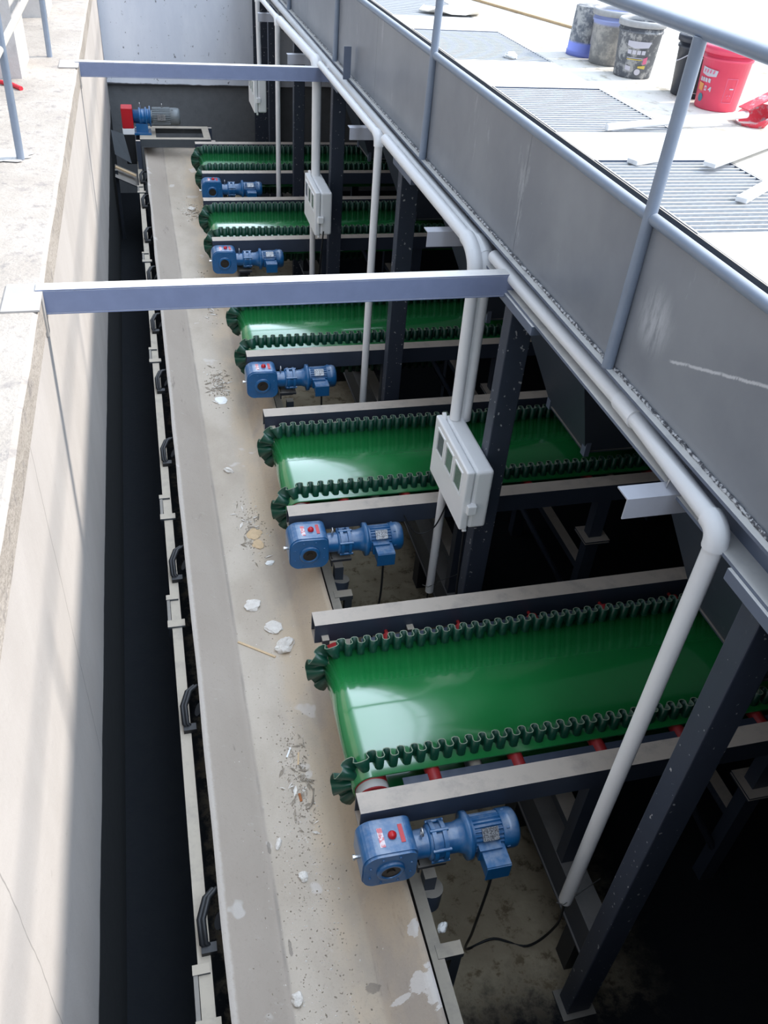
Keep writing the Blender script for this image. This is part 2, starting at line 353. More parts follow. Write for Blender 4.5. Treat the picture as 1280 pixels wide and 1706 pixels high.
def tag(o, label=None, cat=None, group=None, kind=None):
    if label: o['label'] = label
    if cat: o['category'] = cat
    if group: o['group'] = group
    if kind: o['kind'] = kind
    return o
def thing(name, label, cat, loc=(0, 0, 0), rz=0.0, group=None):
    o = bpy.data.objects.new(name, None); COL.objects.link(o); o.location = loc; o.rotation_euler = (0, 0, rz)
    o.empty_display_size = 0.1
    return tag(o, label, cat, group)
def struct(name, mb, mat, label=None, bevel=0):
    return tag(mb.build(name, mat, None, bevel), label or None, None, None, 'structure')
def dup(root, loc, label, rz=None):
    r = root.copy(); COL.objects.link(r); r.location = loc; r['label'] = label
    if rz is not None: r.rotation_euler = (0, 0, rz)
    def rec(src, dst):
        for ch in list(src.children):
            c = ch.copy(); COL.objects.link(c); c.parent = dst; rec(ch, c)
    rec(root, r)
    return r
def isect_y(x0, x1, z0, z1, tf, tw, y0, y1):
    """I-section running along y"""
    m = MB(); xc = (x0 + x1) / 2
    m.box(x0, x1, y0, y1, z1 - tf, z1); m.box(x0, x1, y0, y1, z0, z0 + tf); m.box(xc - tw / 2, xc + tw / 2, y0, y1, z0 + tf, z1 - tf)
    return m

# ------------------------------------------------------------------ setting
ZL = 3.22; WY = 0.30; ZD = 3.878; XW = -0.553
struct('floor', MB().box(-0.7, 7, -1.2, 16, -0.2, 0), M['floor'], 'grey concrete pit floor with shade painted in')
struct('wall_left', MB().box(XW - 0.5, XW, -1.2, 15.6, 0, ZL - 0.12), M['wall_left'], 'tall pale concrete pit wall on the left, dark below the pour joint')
lm = MB()
ny = 60
xs = [-7.0, -3.0, -2.0, -1.5, -1.2, -1.0, -0.85, -0.72, -0.62, -0.57]
vs = []; fs = []
for j in range(ny + 1):
    y = -3 + j * (22.0 / ny)
    for x in xs + [XW + 0.004]:
        edge = 0.012 * noise.noise(Vector((x * 3, y * 2.3, 0)))
        xx = x + (0.012 * noise.noise(Vector((3, y * 3.1, 1))) if x > -0.6 else 0)
        vs.append((xx, y, ZL + edge - (0.012 if x > -0.56 else 0)))
    vs.append((XW + 0.004, y, ZL - 0.16)); 
n = len(xs) + 2
for j in range(ny):
    for i in range(n - 1): fs.append((j * n + i, j * n + i + 1, (j + 1) * n + i + 1, (j + 1) * n + i))
lm.add(vs, fs, 0, False)
struct('ledge', lm, M['ledge'], 'dusty concrete ledge on top of the left pit wall')
struct('wall_back', MB().box(XW, 7, 15.0, 15.3, 1.70, 3.86), M['wall_back'], 'pale blue-grey stained upper back wall of the pit')
struct('wall_back_lower', MB().box(XW, 7, 15.08, 15.4, 0, 1.70), M['wall_back'], 'dark concrete lower back wall of the pit')
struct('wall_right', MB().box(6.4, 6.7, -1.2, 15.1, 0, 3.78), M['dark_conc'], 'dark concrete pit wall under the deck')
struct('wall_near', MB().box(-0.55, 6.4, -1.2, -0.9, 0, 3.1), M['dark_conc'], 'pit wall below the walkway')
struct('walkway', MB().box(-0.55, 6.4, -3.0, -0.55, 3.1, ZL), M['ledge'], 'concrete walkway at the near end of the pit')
struct('shade_platform', MB().box(0.95, 6.4, -0.55, WY, 3.06, ZL), M['dark_conc'], 'unseen platform added at the near end of the pit for its shade')  # out-of-view slab added to darken the near right of the pit
struct('deck', MB().box(2.66, 16, -3.0, 45, ZD - 0.11, ZD), M['deck'], 'bright dusty concrete deck on the right')
struct('deck_light_stop', MB().box(1.97, 2.66, 8.85, 9.15, 3.70, 3.72).box(1.97, 6.4, 12.9, 15.0, 3.70, 3.72).box(1.97, 6.4, -1.2, 1.63, 3.70, 3.72), M['dark_conc'], 'unseen pan added under the deck strip to block light')  # unseen plates added to keep sky light from leaking under the deck
pl = MB()
GR = [(2.75, 3.67), (4.12, 5.08), (5.80, 6.88), (7.45, 8.60), (9.25, 10.35), (11.0, 12.1)]
prev = -3.0
for a, b in GR + [(15.5, 16)]:
    pl.box(1.965, 2.66, prev, a, ZD - 0.02, ZD); prev = b
struct('deck_strip', pl, M['deck_plate'], 'white dusty deck strips between the gratings')
struct('plinth', MB().box(-2.2, -0.965, 8.1, 8.85, ZL - 0.05, 4.6), M['plinth'], 'concrete block standing on the left ledge behind the nearer post')
struct('plinth_far', MB().box(-2.2, -0.93, 10.9, 11.7, ZL - 0.05, 4.6), M['plinth'], 'concrete block standing on the left ledge behind the farther post')

# ------------------------------------------------------------------ girder
g = thing('girder', 'long grey painted plate girder carrying the deck edge on the right', 'girder', (1.85, 0, 3.135))
def rel(mb, o):
    ox, oy, oz = o.location
    mb.v = [(p[0] - ox, p[1] - oy, p[2] - oz) for p in mb.v]; return mb
rel(isect_y(1.75, 1.95, 3.135, 3.30, 0.014, 0.012, -0.55, 15.0), g).build('beam', M['slate_light'], g)
seams = [-0.55, 1.0, 4.0, 7.2, 10.4, 13.0, 15.0]
for a, b in zip(seams, seams[1:]):
    rel(MB().box(1.790, 1.798, a + 0.0015, b - 0.0015, 3.30, 3.93), g).build('side_plate', M['plate'], g)
wm = MB(); pts = [(1.786, -0.5 + i * 0.02, 3.302 + 0.004 * random.random()) for i in range(775)]
wm.tube(pts, 0.0075, 5)
wm.v = [(x + random.uniform(-.003, .003), y, z + random.uniform(-.003, .003)) for x, y, z in wm.v]
tag(rel(wm, g).build('weld_bead', M['weld'], g), 'ragged bright weld bead')
rel(MB().box(1.90, 1.906, -0.55, 15.0, ZD - 0.06, ZD + 0.03).box(1.906, 1.966, -0.55, 15, ZD - 0.026, ZD - 0.02), g).build('edge_angle', M['slate'], g)
for y, h in ((8.0, 0.26),):
    tag(rel(MB().box(1.70, 1.765, y - 0.005, y + 0.005, 3.29, 3.29 + h), g).build('stub_plate', M['slate_light'], g), 'short upright flat bar welded to the flange')

hr = thing('handrail', 'grey tube handrail standing on the girder along the deck edge', 'handrail', (1.765, 0, 3.30))
PY = [-0.05, 2.80, 5.66, 8.70, 11.55]
for y in PY:
    rel(MB().cyl((1.765, y, 3.30), (1.79, y, 4.52), 0.0245, 20), hr).build('post', M['tube'], hr)
rel(MB().tube([(1.80, -0.6, 4.535), (1.80, 2.8, 4.535), (1.80, 14.9, 4.535)], 0.025, 20), hr).build('top_rail', M['tube'], hr)
for a, b in zip(PY, PY[1:] + [14.9]):
    rel(MB().cyl((1.785, a + 0.02, 3.925), (1.785, b - 0.02, 3.925), 0.023, 16), hr).build('mid_rail', M['tube'], hr)

# gratings
for i, (a, b) in enumerate(GR):
    where = ['nearest the camera, under white battens', 'second from the camera', 'third from the camera, with a white lump on it',
             'fourth from the camera, with a cream board lying on it', 'fifth from the camera', 'farthest from the camera'][i]
    t = thing('floor_grating', 'bar grating in the deck, ' + where, 'grating', (1.97, a, ZD - 0.04), 0, 'floor gratings along the deck')
    W_, L_ = 0.685, b - a
    MB().box(0, W_, 0, 0.008, 0, 0.04).box(0, W_, L_ - 0.008, L_, 0, 0.04).box(0, 0.008, 0.008, L_ - 0.008, 0, 0.04).box(W_ - 0.008, W_, 0.008, L_ - 0.008, 0, 0.04).build('frame', M['slate_light'], t)
    m = MB(); nb = int(L_ / 0.042)
    for q in range(1, nb): y = q * L_ / nb; m.box(0.008, W_ - 0.008, y - 0.005, y + 0.005, 0.004, 0.038)
    m.build('bearing_bars', M['grate'], t)
    m = MB(); nc = int(W_ / 0.045)
    for q in range(1, nc): x = q * W_ / nc; m.box(x - 0.0025, x + 0.0025, 0.008, L_ - 0.008, 0.018, 0.026)
    m.build('cross_bars', M['grate'], t)

# ------------------------------------------------------------------ columns under the girder
CY = [1.57, 3.845, 6.13, 8.75, 11.14, 13.45]
names = ['paint-spotted slate steel column nearest the camera, standing in the right foreground', 'slate steel column right behind the nearest white control box', 'slate steel column beside the long bare conduit in the middle of the row',
         'slate steel column behind the middle control box', 'slate steel column between the two farthest belts', 'slate steel column close to the back wall']
for i, y in enumerate(CY):
    t = thing('steel_column', names[i], 'column', (1.812, y, 0), 0, 'steel columns under the girder')
    m = MB(); m.box(-0.055, 0.080, -0.042, 0.063, 0.012, 3.085)
    m.build('shaft', M['column'], t, 0.006)
    m = MB(); m.box(-0.075, 0.10, -0.34, 0.16, 3.085, 3.134); m.build('cap_plate', M['slate_light'], t, 0.003)
    MB().box(-0.085, 0.11, -0.07, 0.09, 0, 0.012).build('base_plate', M['dark_steel'], t)
t = thing('wall_post', 'broad dark steel post against the back wall', 'post', (1.84, 14.85, 0))
MB().box(-0.12, 0.16, -0.10, -0.09, 0, 3.13).box(-0.12, 0.16, 0.09, 0.10, 0, 3.13).box(0.0, 0.012, -0.09, 0.09, 0, 3.13).build('shaft', M['column'], t)
MB().box(-0.13, 0.17, -0.115, -0.10, 2.3, 2.315).build('stiffener', M['column'], t)

# base beams on the pit floor under the conveyor legs
bb = [(0.55, 1.52), (1.615, 3.80), (3.89, 6.085), (6.175, 8.70), (8.80, 11.15), (11.25, 13.40)]
bn = ['under the camera end of the pit', 'under the nearest belt, with the nearest conduit tied to it', 'under the second nearest belt', 'under the third belt', 'under the second farthest belt', 'under the farthest belt']
for (a, b), s_ in list(zip(bb, bn))[1:]:
    t = thing('base_beam', 'low dusty steel base beam ' + s_, 'beam', (1.90, a, 0), 0, 'base beams along the pit floor')
    m = MB(); L_ = b - a
    m.box(-0.065, 0.065, 0, L_, 0.565, 0.577).box(-0.065, 0.065, 0, L_, 0.32, 0.332).box(-0.055, -0.043, 0, L_, 0.332, 0.565)
    m.build('channel', M['base_beam'], t)
    for yy in (0.2, L_ * 0.5, L_ - 0.2):
        MB().box(-0.06, 0.06, yy - 0.06, yy + 0.06, 0, 0.32).build('stool', M['dark_steel'], t)

# ------------------------------------------------------------------ cross beams
def cross_beam(y, x1, label):
    t = thing('cross_beam', label, 'beam', (XW, y, 0), 0, 'steel beams spanning the pit')
    L_ = x1 - XW; zt = 3.236
    m = MB(); m.box(-0.02, L_, 0, 0.010, zt - 0.115, zt - 0.008).box(-0.02, L_, 0, 0.075, zt - 0.008, zt).box(-0.02, L_, 0, 0.075, zt - 0.123, zt - 0.115)
    m.build('channel', M['beam'], t, 0.002)
    m = MB(); m.box(-0.15, 0.012, -0.20, 0.09, ZL, ZL + 0.010).box(0.001, 0.012, -0.06, 0.0, ZL - 0.19, ZL); m.build('seat_plate', M['seat'], t, 0.001)
cross_beam(3.90, 1.80, 'grey-blue steel beam spanning the pit in front of the third green belt')
cross_beam(8.72, 1.80, 'grey-blue steel beam spanning the pit near the back wall')

# left ledge posts
t = thing('ledge_handrail', 'slim grey two-post handrail standing on the left concrete ledge', 'handrail', (-0.80, 5.93, ZL))
for dy in (0.0, 3.03): MB().cyl((0, dy, 0), (0.02, dy, 1.1), 0.024, 16).build('post', M['tube'], t)
MB().tube([(0.0, -3.6, 0.62), (0.0, 3.05, 0.62), (0, 9, 0.62)], 0.022, 12).build('mid_rail', M['card'], t)
MB().tube([(0.02, -3.6, 1.1), (0.02, 3.05, 1.1), (0.02, 9, 1.1)], 0.024, 12).build('top_rail', M['tube'], t)
m = MB(); m.tube([(-1.45, 8.0, ZL + 0.012), (-1.2, 7.95, ZL + 0.02), (-1.03, 7.86, ZL + 0.012), (-0.94, 7.72, ZL + 0.01)], 0.018, 6)
tag(m.build('red_strap', M['redtape']), 'red strap lying on the ledge at the foot of the concrete block', 'strap')
m = MB(); m.box(-0.05, 0.05, -0.01, 0.01, 0, 0.012); o = m.build('red_tape_scrap', M['redtape'], loc=(-0.80, 3.05, ZL + 0.008)); o.rotation_euler = (0, 0, 0.2)
tag(o, 'short scrap of red tape on the ledge at the left edge of the photo', 'tape')
m = MB()
vs = [(0, 0, 0.008)]; K = 44
for k in range(K): a = 2 * PI * k / K; r = 1 + 0.6 * noise.noise(Vector((math.cos(a) * 2.2, math.sin(a) * 2.2, 4))); vs.append((0.22 * r * math.cos(a), 0.15 * r * math.sin(a), 0.0))
m.add(vs, [(0, 1 + k, 1 + (k + 1) % K) for k in range(K)], 0, True)
tag(m.build('powder_heap', M['powder'], loc=(-0.95, 6.0, ZL + 0.004)), 'patch of white powder on the ledge around the nearer post foot', 'powder', kind='stuff')

# ------------------------------------------------------------------ main trough conveyor
tc = thing('trough_conveyor', 'long grey troughed collecting belt covered in dust, running the length of the pit', 'conveyor', (0.38, 0.3, 0))
def shift(y): return 0.026 - 0.0055 * (y - 2)
def prof(y):
    # flatten towards the head drum
    k = min(1, max(0, (y - 12.3) / 1.35)); k = k * k * (3 - 2 * k)
    zf = 0.885 + (1.13 - 0.885) * k; zw = 1.08 + (1.13 - 1.08) * k
    return zf, zw
bl = MB(); sec = []
ctrl = [(-0.0466, 1), (0.225, 0), (0.611, 0), (0.834, 1)]
us = []
def lerp(a, b, t): return a + (b - a) * t
for a, b, nn in ((0, 1, 7), (1, 2, 10), (2, 3, 7)):
    for q in range(nn): us.append((a, b, q / nn))
us.append((2, 3, 1.0))
NYB = 150; Y0, Y1 = 0.3, 13.66
top = []
for j in range(NYB + 1):
    y = Y0 + (Y1 - Y0) * j / NYB; zf, zw = prof(y); row = []
    for a, b, q in us:
        x = lerp(ctrl[a][0], ctrl[b][0], q); h = lerp(ctrl[a][1], ctrl[b][1], q)
        if h < 0.10: h = 0.10 * (h / 0.10) ** 2 * 0.6 + h * 0.4
        z = zf + (zw - zf) * h + 0.006 * noise.noise(Vector((x * 4, y * 1.7, 0.3))) + (0.010 * noise.noise(Vector((x, y * 2.2, 7))) if h > 0.85 else 0)
        x += shift(y) + (0.012 * noise.noise(Vector((a, y * 1.3, 9))) if h > 0.9 else 0)
        row.append((x, y, z))
    top.append(row)
ns = len(us); vs = [p for r in top for p in r] + [(p[0], p[1], p[2] - 0.013) for r in top for p in r]
off = ns * (NYB + 1); fs = []
for j in range(NYB):
    for i in range(ns - 1):
        q = (j * ns + i, j * ns + i + 1, (j + 1) * ns + i + 1, (j + 1) * ns + i)
        fs.append(q); fs.append(tuple(off + k for k in reversed(q)))
    for i in (0, ns - 1): fs.append((j * ns + i, (j + 1) * ns + i, off + (j + 1) * ns + i, off + j * ns + i))
for i in range(ns - 1):
    for j in (0, NYB): fs.append((j * ns + i, j * ns + i + 1, off + j * ns + i + 1, off + j * ns + i))
bl.add(vs, fs, 0, True)
rel(bl, tc).build('belt', M['dusty'], tc)
def belt_z(x, y):
    zf, zw = prof(y); x -= shift(y)
    if x < 0.225: h = (0.225 - x) / 0.2716
    elif x > 0.611: h = (x - 0.611) / 0.223
    else: h = 0
    if h < 0.10: h = 0.10 * (h / 0.10) ** 2 * 0.6 + h * 0.4
    return zf + (zw - zf) * min(1, h) + 0.006 * noise.noise(Vector((x * 4, y * 1.7, 0.3)))
rel(MB().cyl((-0.09, 13.66, 0.985), (0.74, 13.66, 0.985), 0.13, 28), tc).build('head_drum', M['cream'], tc)
for side, (xa, xb) in (('l', (-0.142, -0.082)), ('r', (0.90, 0.96))):
    m = MB()
    for a, b in ((0.3, 7.0), (7.0, 13.6)):
        sa, sb = shift(a) - 0.026, shift(b) - 0.026
        T = []
        for (z0, z1) in ((0.93, 0.945), (0.78, 0.93)):
            w_ = 0 if z0 > 0.9 else (0.05 if side == 'l' else 0.0)
            w2 = 0 if z0 > 0.9 else (0.0 if side == 'l' else 0.05)
            vs = [(xa + sa + w_, a, z0), (xb + sa - w2, a, z0), (xb + sb - w2, b, z0), (xa + sb + w_, b, z0), (xa + sa + w_, a, z1), (xb + sa - w2, a, z1), (xb + sb - w2, b, z1), (xa + sb + w_, b, z1)]
            m.add(vs, [(0, 3, 2, 1), (4, 5, 6, 7), (0, 1, 5, 4), (1, 2, 6, 5), (2, 3, 7, 6), (3, 0, 4, 7)])
    rel(m, tc).build('side_frame', M['stringer'], tc)
for y in (1.95, 3.19, 4.44, 5.80, 6.93, 8.1, 9.3, 10.5, 11.7, 12.7):
    s0 = shift(y) - 0.026
    m = MB()
    for dx in (0.0, 0.018):
        m.tube([(-0.075 + s0 + dx, y - 0.10, 0.92), (-0.115 + s0 + dx, y - 0.09, 0.985), (-0.118 + s0 + dx, y, 1.03), (-0.085 + s0 + dx, y + 0.09, 1.045), (-0.045 + s0 + dx, y + 0.13, 1.035)], 0.013, 8)
    m.box(-0.12 + s0, -0.05 + s0, y - 0.13, y - 0.085, 0.945, 0.975)
    rel(m, tc).build('idler_bracket', M['black'], tc)
    m = MB()
    m.cyl((0.21 + s0, y, 0.81), (0.63 + s0, y, 0.81), 0.045, 14); m.cyl((-0.03 + s0, y, 0.985), (0.20 + s0, y, 0.82), 0.04, 14); m.cyl((0.64 + s0, y, 0.82), (0.84 + s0, y, 0.985), 0.04, 14)
    rel(m, tc).build('idler_rollers', M['dark_steel'], tc)
for y in (1.62, 4.02, 5.12, 7.5, 9.9, 12.3):
    s0 = shift(y) - 0.026
    m = MB(); m.box(-0.165 + s0, -0.145 + s0, y - 0.12, y + 0.16, 0, 0.955).box(-0.145 + s0, -0.10 + s0, y - 0.12, y - 0.10, 0, 0.93)
    rel(m, tc).build('leg', M['dark_steel'], tc)
    for b_ in ((-0.168, -0.06, -0.13, -0.07), (-0.168, -0.09, 0.12, 0.165)):
        rel(MB().box(b_[0] + s0, b_[1] + s0, y + b_[2], y + b_[3], 0.945, 0.96), tc).build('leg_cap', M['stringer'], tc)
    m = MB(); m.box(0.93 + s0, 1.055 + s0, y - 0.035, y + 0.03, 0.915, 0.95).box(1.0 + s0, 1.05 + s0, y - 0.03, y + 0.02, 0, 0.915)
    rel(m, tc).build('leg', M['stringer'], tc)
for y in (1.93, 4.2, 6.4):
    tag(rel(MB().cyl((0.985, y, 0.80), (1.0, y + 0.02, 0.90), 0.07, 20).box(0.96, 1.02, y, y + 0.06, 0.88, 1.02), tc).build('roller_end', M['slate'], tc), 'round slate roller end cap')

# head frame at the far end
hf = thing('drive_frame', 'slate steel table frame bridging the far end of the dusty belt under the grey motor', 'frame', (0.37, 13.6, 0))
m = MB(); m.box(-0.13, 0.88, 13.28, 13.38, 1.34, 1.35).box(-0.13, 0.88, 13.28, 13.29, 1.25, 1.34).box(-0.13, 0.88, 13.86, 13.98, 1.34, 1.35).box(-0.13, 0.88, 13.97, 13.98, 1.25, 1.34)
m.box(-0.13, 0.10, 13.38, 13.86, 1.335, 1.349).box(0.78, 0.88, 13.38, 13.86, 1.335, 1.349)
rel(m, hf).build('table', M['stringer'], hf)
for x in (-0.19, 0.88):
    for y in (13.24, 13.94): rel(MB().box(x, x + 0.06, y, y + 0.06, 0, 1.335), hf).build('leg', M['rail'], hf)

# ------------------------------------------------------------------ green belt conveyors
RB = 0.095; XP = 0.755; ZT = 1.42; ZC = ZT - RB; XE = 4.7; YW = 0.625
def path(s):
    """belt loop: top run from XE to head, wrap, return; s = arc length from the tail end; gives x, z, normal"""
    L1 = XE - XP; L2 = PI * RB
    if s < L1: return XE - s, ZT, 0.0, 1.0
    if s < L1 + L2:
        a = (s - L1) / RB; return XP - RB * math.sin(a), ZC + RB * math.cos(a), -math.sin(a), math.cos(a)
    return XP + (s - L1 - L2), ZC - RB, 0.0, -1.0
LT = (XE - XP) * 2 + PI * RB
cv = thing('belt_conveyor', 'green corrugated-sidewall belt conveyor nearest the camera, in the right foreground', 'conveyor', (0, 2.062 + YW, 0), 0, 'green feed conveyors')
# belt
bm_ = MB(); vs = []; fs = []
ss = [0, 1, 2, 3, XE - XP - 0.3] + [XE - XP + PI * RB * k / 20 for k in range(21)] + [XE - XP + PI * RB + 0.3, LT - 2, LT]
hw = 0.41
for s in ss:
    x, z, nx, nz_ = path(s)
    for yy, t in ((-hw, 0), (hw, 0), (hw, -0.009), (-hw, -0.009)): vs.append((x + nx * t, yy, z + nz_ * t))
for j in range(len(ss) - 1):
    for i in range(4): fs.append((j * 4 + i, j * 4 + (i + 1) % 4, (j + 1) * 4 + (i + 1) % 4, (j + 1) * 4 + i))
bm_.add(vs, fs, 0, True)
ob = bm_.build('belt', M['green'], cv)
ob.data.polygons.foreach_set('use_smooth', [abs(p.normal.y) < 0.5 for p in ob.data.polygons])
# sidewalls
def sidewall(yc):
    m = MB(); per = 0.070; A = 0.024; H = 0.098; npp = 12; vs = []
    cols = int((LT - 2.2) / per * npp)
    for k in range(cols + 1):
        th = 2 * PI * k / npp
        s = per * k / npp - 0.13 * per * math.sin(2 * th)
        s = min(max(s, 0), LT)
        dy = A * math.sin(th)
        x, z, nx, nz_ = path(s)
        # thickness across: offset normal in the (s,y) plane
        ds = per / (2 * PI) - 0.26 * per * math.cos(2 * th); dyy = A * math.cos(th)
        l = math.hypot(ds, dyy); ts, ty = ds / l, dyy / l
        tx, tz = (-nz_, nx)
        hh = 0.0022
        for sg in (1, -1):
            px = x + tx * (-ty) * hh * sg; pz = z + tz * (-ty) * hh * sg; py = yc + dy + ts * hh * sg
            vs.append((px, py, pz)); vs.append((px + nx * H, py, pz + nz_ * H))
    fs = []; mi = []
    for k in range(cols):
        a = k * 4; b = a + 4
        m.add([], [])
        fs.append((a, b, b + 1, a + 1)); mi.append(0)
        fs.append((a + 2, a + 3, b + 3, b + 2)); mi.append(0)
        fs.append((a + 1, b + 1, b + 3, a + 3)); mi.append(1)
    o = len(m.v); m.v += vs
    for f, q in zip(fs, mi): m.f.append(f); m.mi.append(q); m.sm.append(q == 0)
    return m
for yc in (-0.355, 0.355): sidewall(yc).build('sidewall', [M['sidewall'], M['sidewall_edge']], cv)
# frame rails (channels opening outwards)
for sg in (-1, 1):
    m = MB()
    def yb(a, b): return (min(a * sg, b * sg), max(a * sg, b * sg))
    y0, y1 = yb(0.52, YW)
    m.box(0.642, XE, y0, y1, 1.477, 1.485); m.box(0.642, XE, y0, y1, 1.345, 1.353)
    y0, y1 = yb(YW - 0.008, YW); m.box(0.642, XE, y0, y1, 1.353, 1.477)
    y0, y1 = yb(0.52, 0.528); m.box(0.642, XE, y0, y1, 1.353, 1.477)
    m.build('side_rail', M['rail'], cv)
    y0, y1 = yb(0.425, 0.47); m = MB(); m.box(0.90, XE, y0, y1, 1.385, 1.391); y0, y1 = yb(0.465, 0.47); m.box(0.90, XE, y0, y1, 1.33, 1.385)
    tag(m.build('belt_support', M['support'], cv), 'grey-blue support angle beside the belt edge')
# head pulley
m = MB(); m.lathe([(0.062, -0.462), (0.074, -0.462), (0.082, -0.455), (0.082, 0.455), (0.074, 0.462), (0.062, 0.462)], (XP, 0, ZC), (0, 1, 0), 32)
m.cyl((XP, -0.50, ZC), (XP, 0.50, ZC), 0.022, 14)
m.mi = [1 if (not sm_ or len(f_) > 4) else 0 for f_, sm_ in zip(m.f, m.sm)] if False else m.mi
pu = m.build('head_pulley', M['red'], cv)
m = MB(); m.lathe([(0.0835, -0.455), (0.0835, -0.415), (0.078, -0.415)], (XP, 0, ZC), (0, 1, 0), 32, cap=False); m.build('pulley_rim', M['seat'], cv)
# rollers: red-ended troughing rollers across, grey return rollers
for k, x in enumerate((1.06, 1.50, 1.95, 2.42, 2.9, 3.4, 3.9)):
    m = MB()
    m.cyl((x, -0.475, 1.372), (x, 0.475, 1.372), 0.038, 18); m.cyl((x, -0.53, 1.372), (x, 0.53, 1.372), 0.011, 10)
    m.build('roller', M['red'], cv)
for x in (1.29, 2.2, 3.1):
    m = MB(); m.cyl((x, -0.49, 1.335), (x, 0.49, 1.335), 0.043, 18)
    tag(m.build('return_roller', M['stringer'], cv), 'dusty grey roller')
for x in (0.70, 1.20):
    for sg in (-1, 1):
        m = MB(); m.box(x - 0.02, x + 0.02, min(sg * 0.48, sg * 0.52), max(sg * 0.48, sg * 0.52), 1.36, 1.40)
        m.build('bracket', M['stringer'], cv)
# legs
for sg in (-1, 1):
    yy = sg * 0.565
    MB().box(1.84, 1.96, yy - 0.035, yy + 0.035, 0.577, 1.345).build('leg', M['rail'], cv)
    m = MB(); m.box(2.90, 3.0, yy - 0.04, yy + 0.04, 0, 1.345).box(2.85, 3.05, yy - 0.09, yy + 0.09, 0.975, 0.985).box(2.85, 3.05, yy - 0.09, yy + 0.09, 0.955, 0.965)
    m.build('leg', M['rail'], cv)
    m = MB(); m.tube([(2.30, yy, 1.34), (2.92, yy, 0.30)], 0.022, 6); m.build('brace', M['rail'], cv)
    MB().box(4.3, 4.4, yy - 0.04, yy + 0.04, 0, 1.345).build('leg', M['rail'], cv)
MB().box(1.85, 1.95, -0.53, 0.53, 0.80, 0.86).build('cross_member', M['rail'], cv)
MB().box(2.91, 2.99, -0.53, 0.53, 0.60, 0.66).build('cross_member', M['rail'], cv)
CONV = [(0.0, 2.058, 1.04), (0.005, 4.238, 1.06), (-0.02, 6.40, 1.08), (-0.09, 8.99, 1.10), (-0.03, 11.27, 1.13)]
lab = [None, 'green corrugated-sidewall belt conveyor second from the camera, passing behind the nearest control box', 'green corrugated-sidewall belt conveyor in the middle, partly hidden by the nearer cross beam',
       'green corrugated-sidewall belt conveyor fourth from the camera, behind the middle control box', 'green corrugated-sidewall belt conveyor farthest from the camera, in front of the back wall']
cv.scale = (1, CONV[0][2], 1); cv.location = (0, CONV[0][1] + YW * CONV[0][2], 0)
for i in range(1, 5): dup(cv, (CONV[i][0], CONV[i][1] + YW * CONV[i][2], 0), lab[i]).scale = (1, CONV[i][2], 1)

# ------------------------------------------------------------------ gear motors
def ring(m, x0, x1, r, n=28, mi=0): m.cyl((x0, 0, 0), (x1, 0, 0), r, n, mi)
def motor_body(parent, mat, x0=0.40, fin_r=0.088, core=0.078):
    m = MB(); nf = 26; prof_ = []
    for k in range(nf):
        for f, r in ((0.05, core), (0.3, fin_r), (0.55, fin_r), (0.8, core)):
            a = 2 * PI * (k + f) / nf; prof_.append((r * math.cos(a), r * math.sin(a)))
    m.prism(prof_, x0 + 0.012, x0 + 0.155, 'x'); m.cyl((x0, 0, 0), (x0 + 0.014, 0, 0), 0.088, 28)
    m.box(x0 + 0.02, x0 + 0.13, -0.112, -0.07, -0.045, 0.035)
    b = m.build('motor_body', mat, parent)
    m = MB(); m.lathe([(0.086, x0 + 0.150), (0.094, x0 + 0.152), (0.095, x0 + 0.205), (0.090, x0 + 0.225), (0.075, x0 + 0.236), (0.0, x0 + 0.238)], (0, 0, 0), (1, 0, 0), 32, cap=False)
    for k in range(6):
        a = 2 * PI * k / 6; m.box(x0 + 0.165, x0 + 0.18, 0.094 * math.cos(a) - 0.004, 0.094 * math.cos(a) + 0.004, 0.094 * math.sin(a) - 0.004, 0.094 * math.sin(a) + 0.004)
    m.build('fan_cover', mat, parent)
    return b
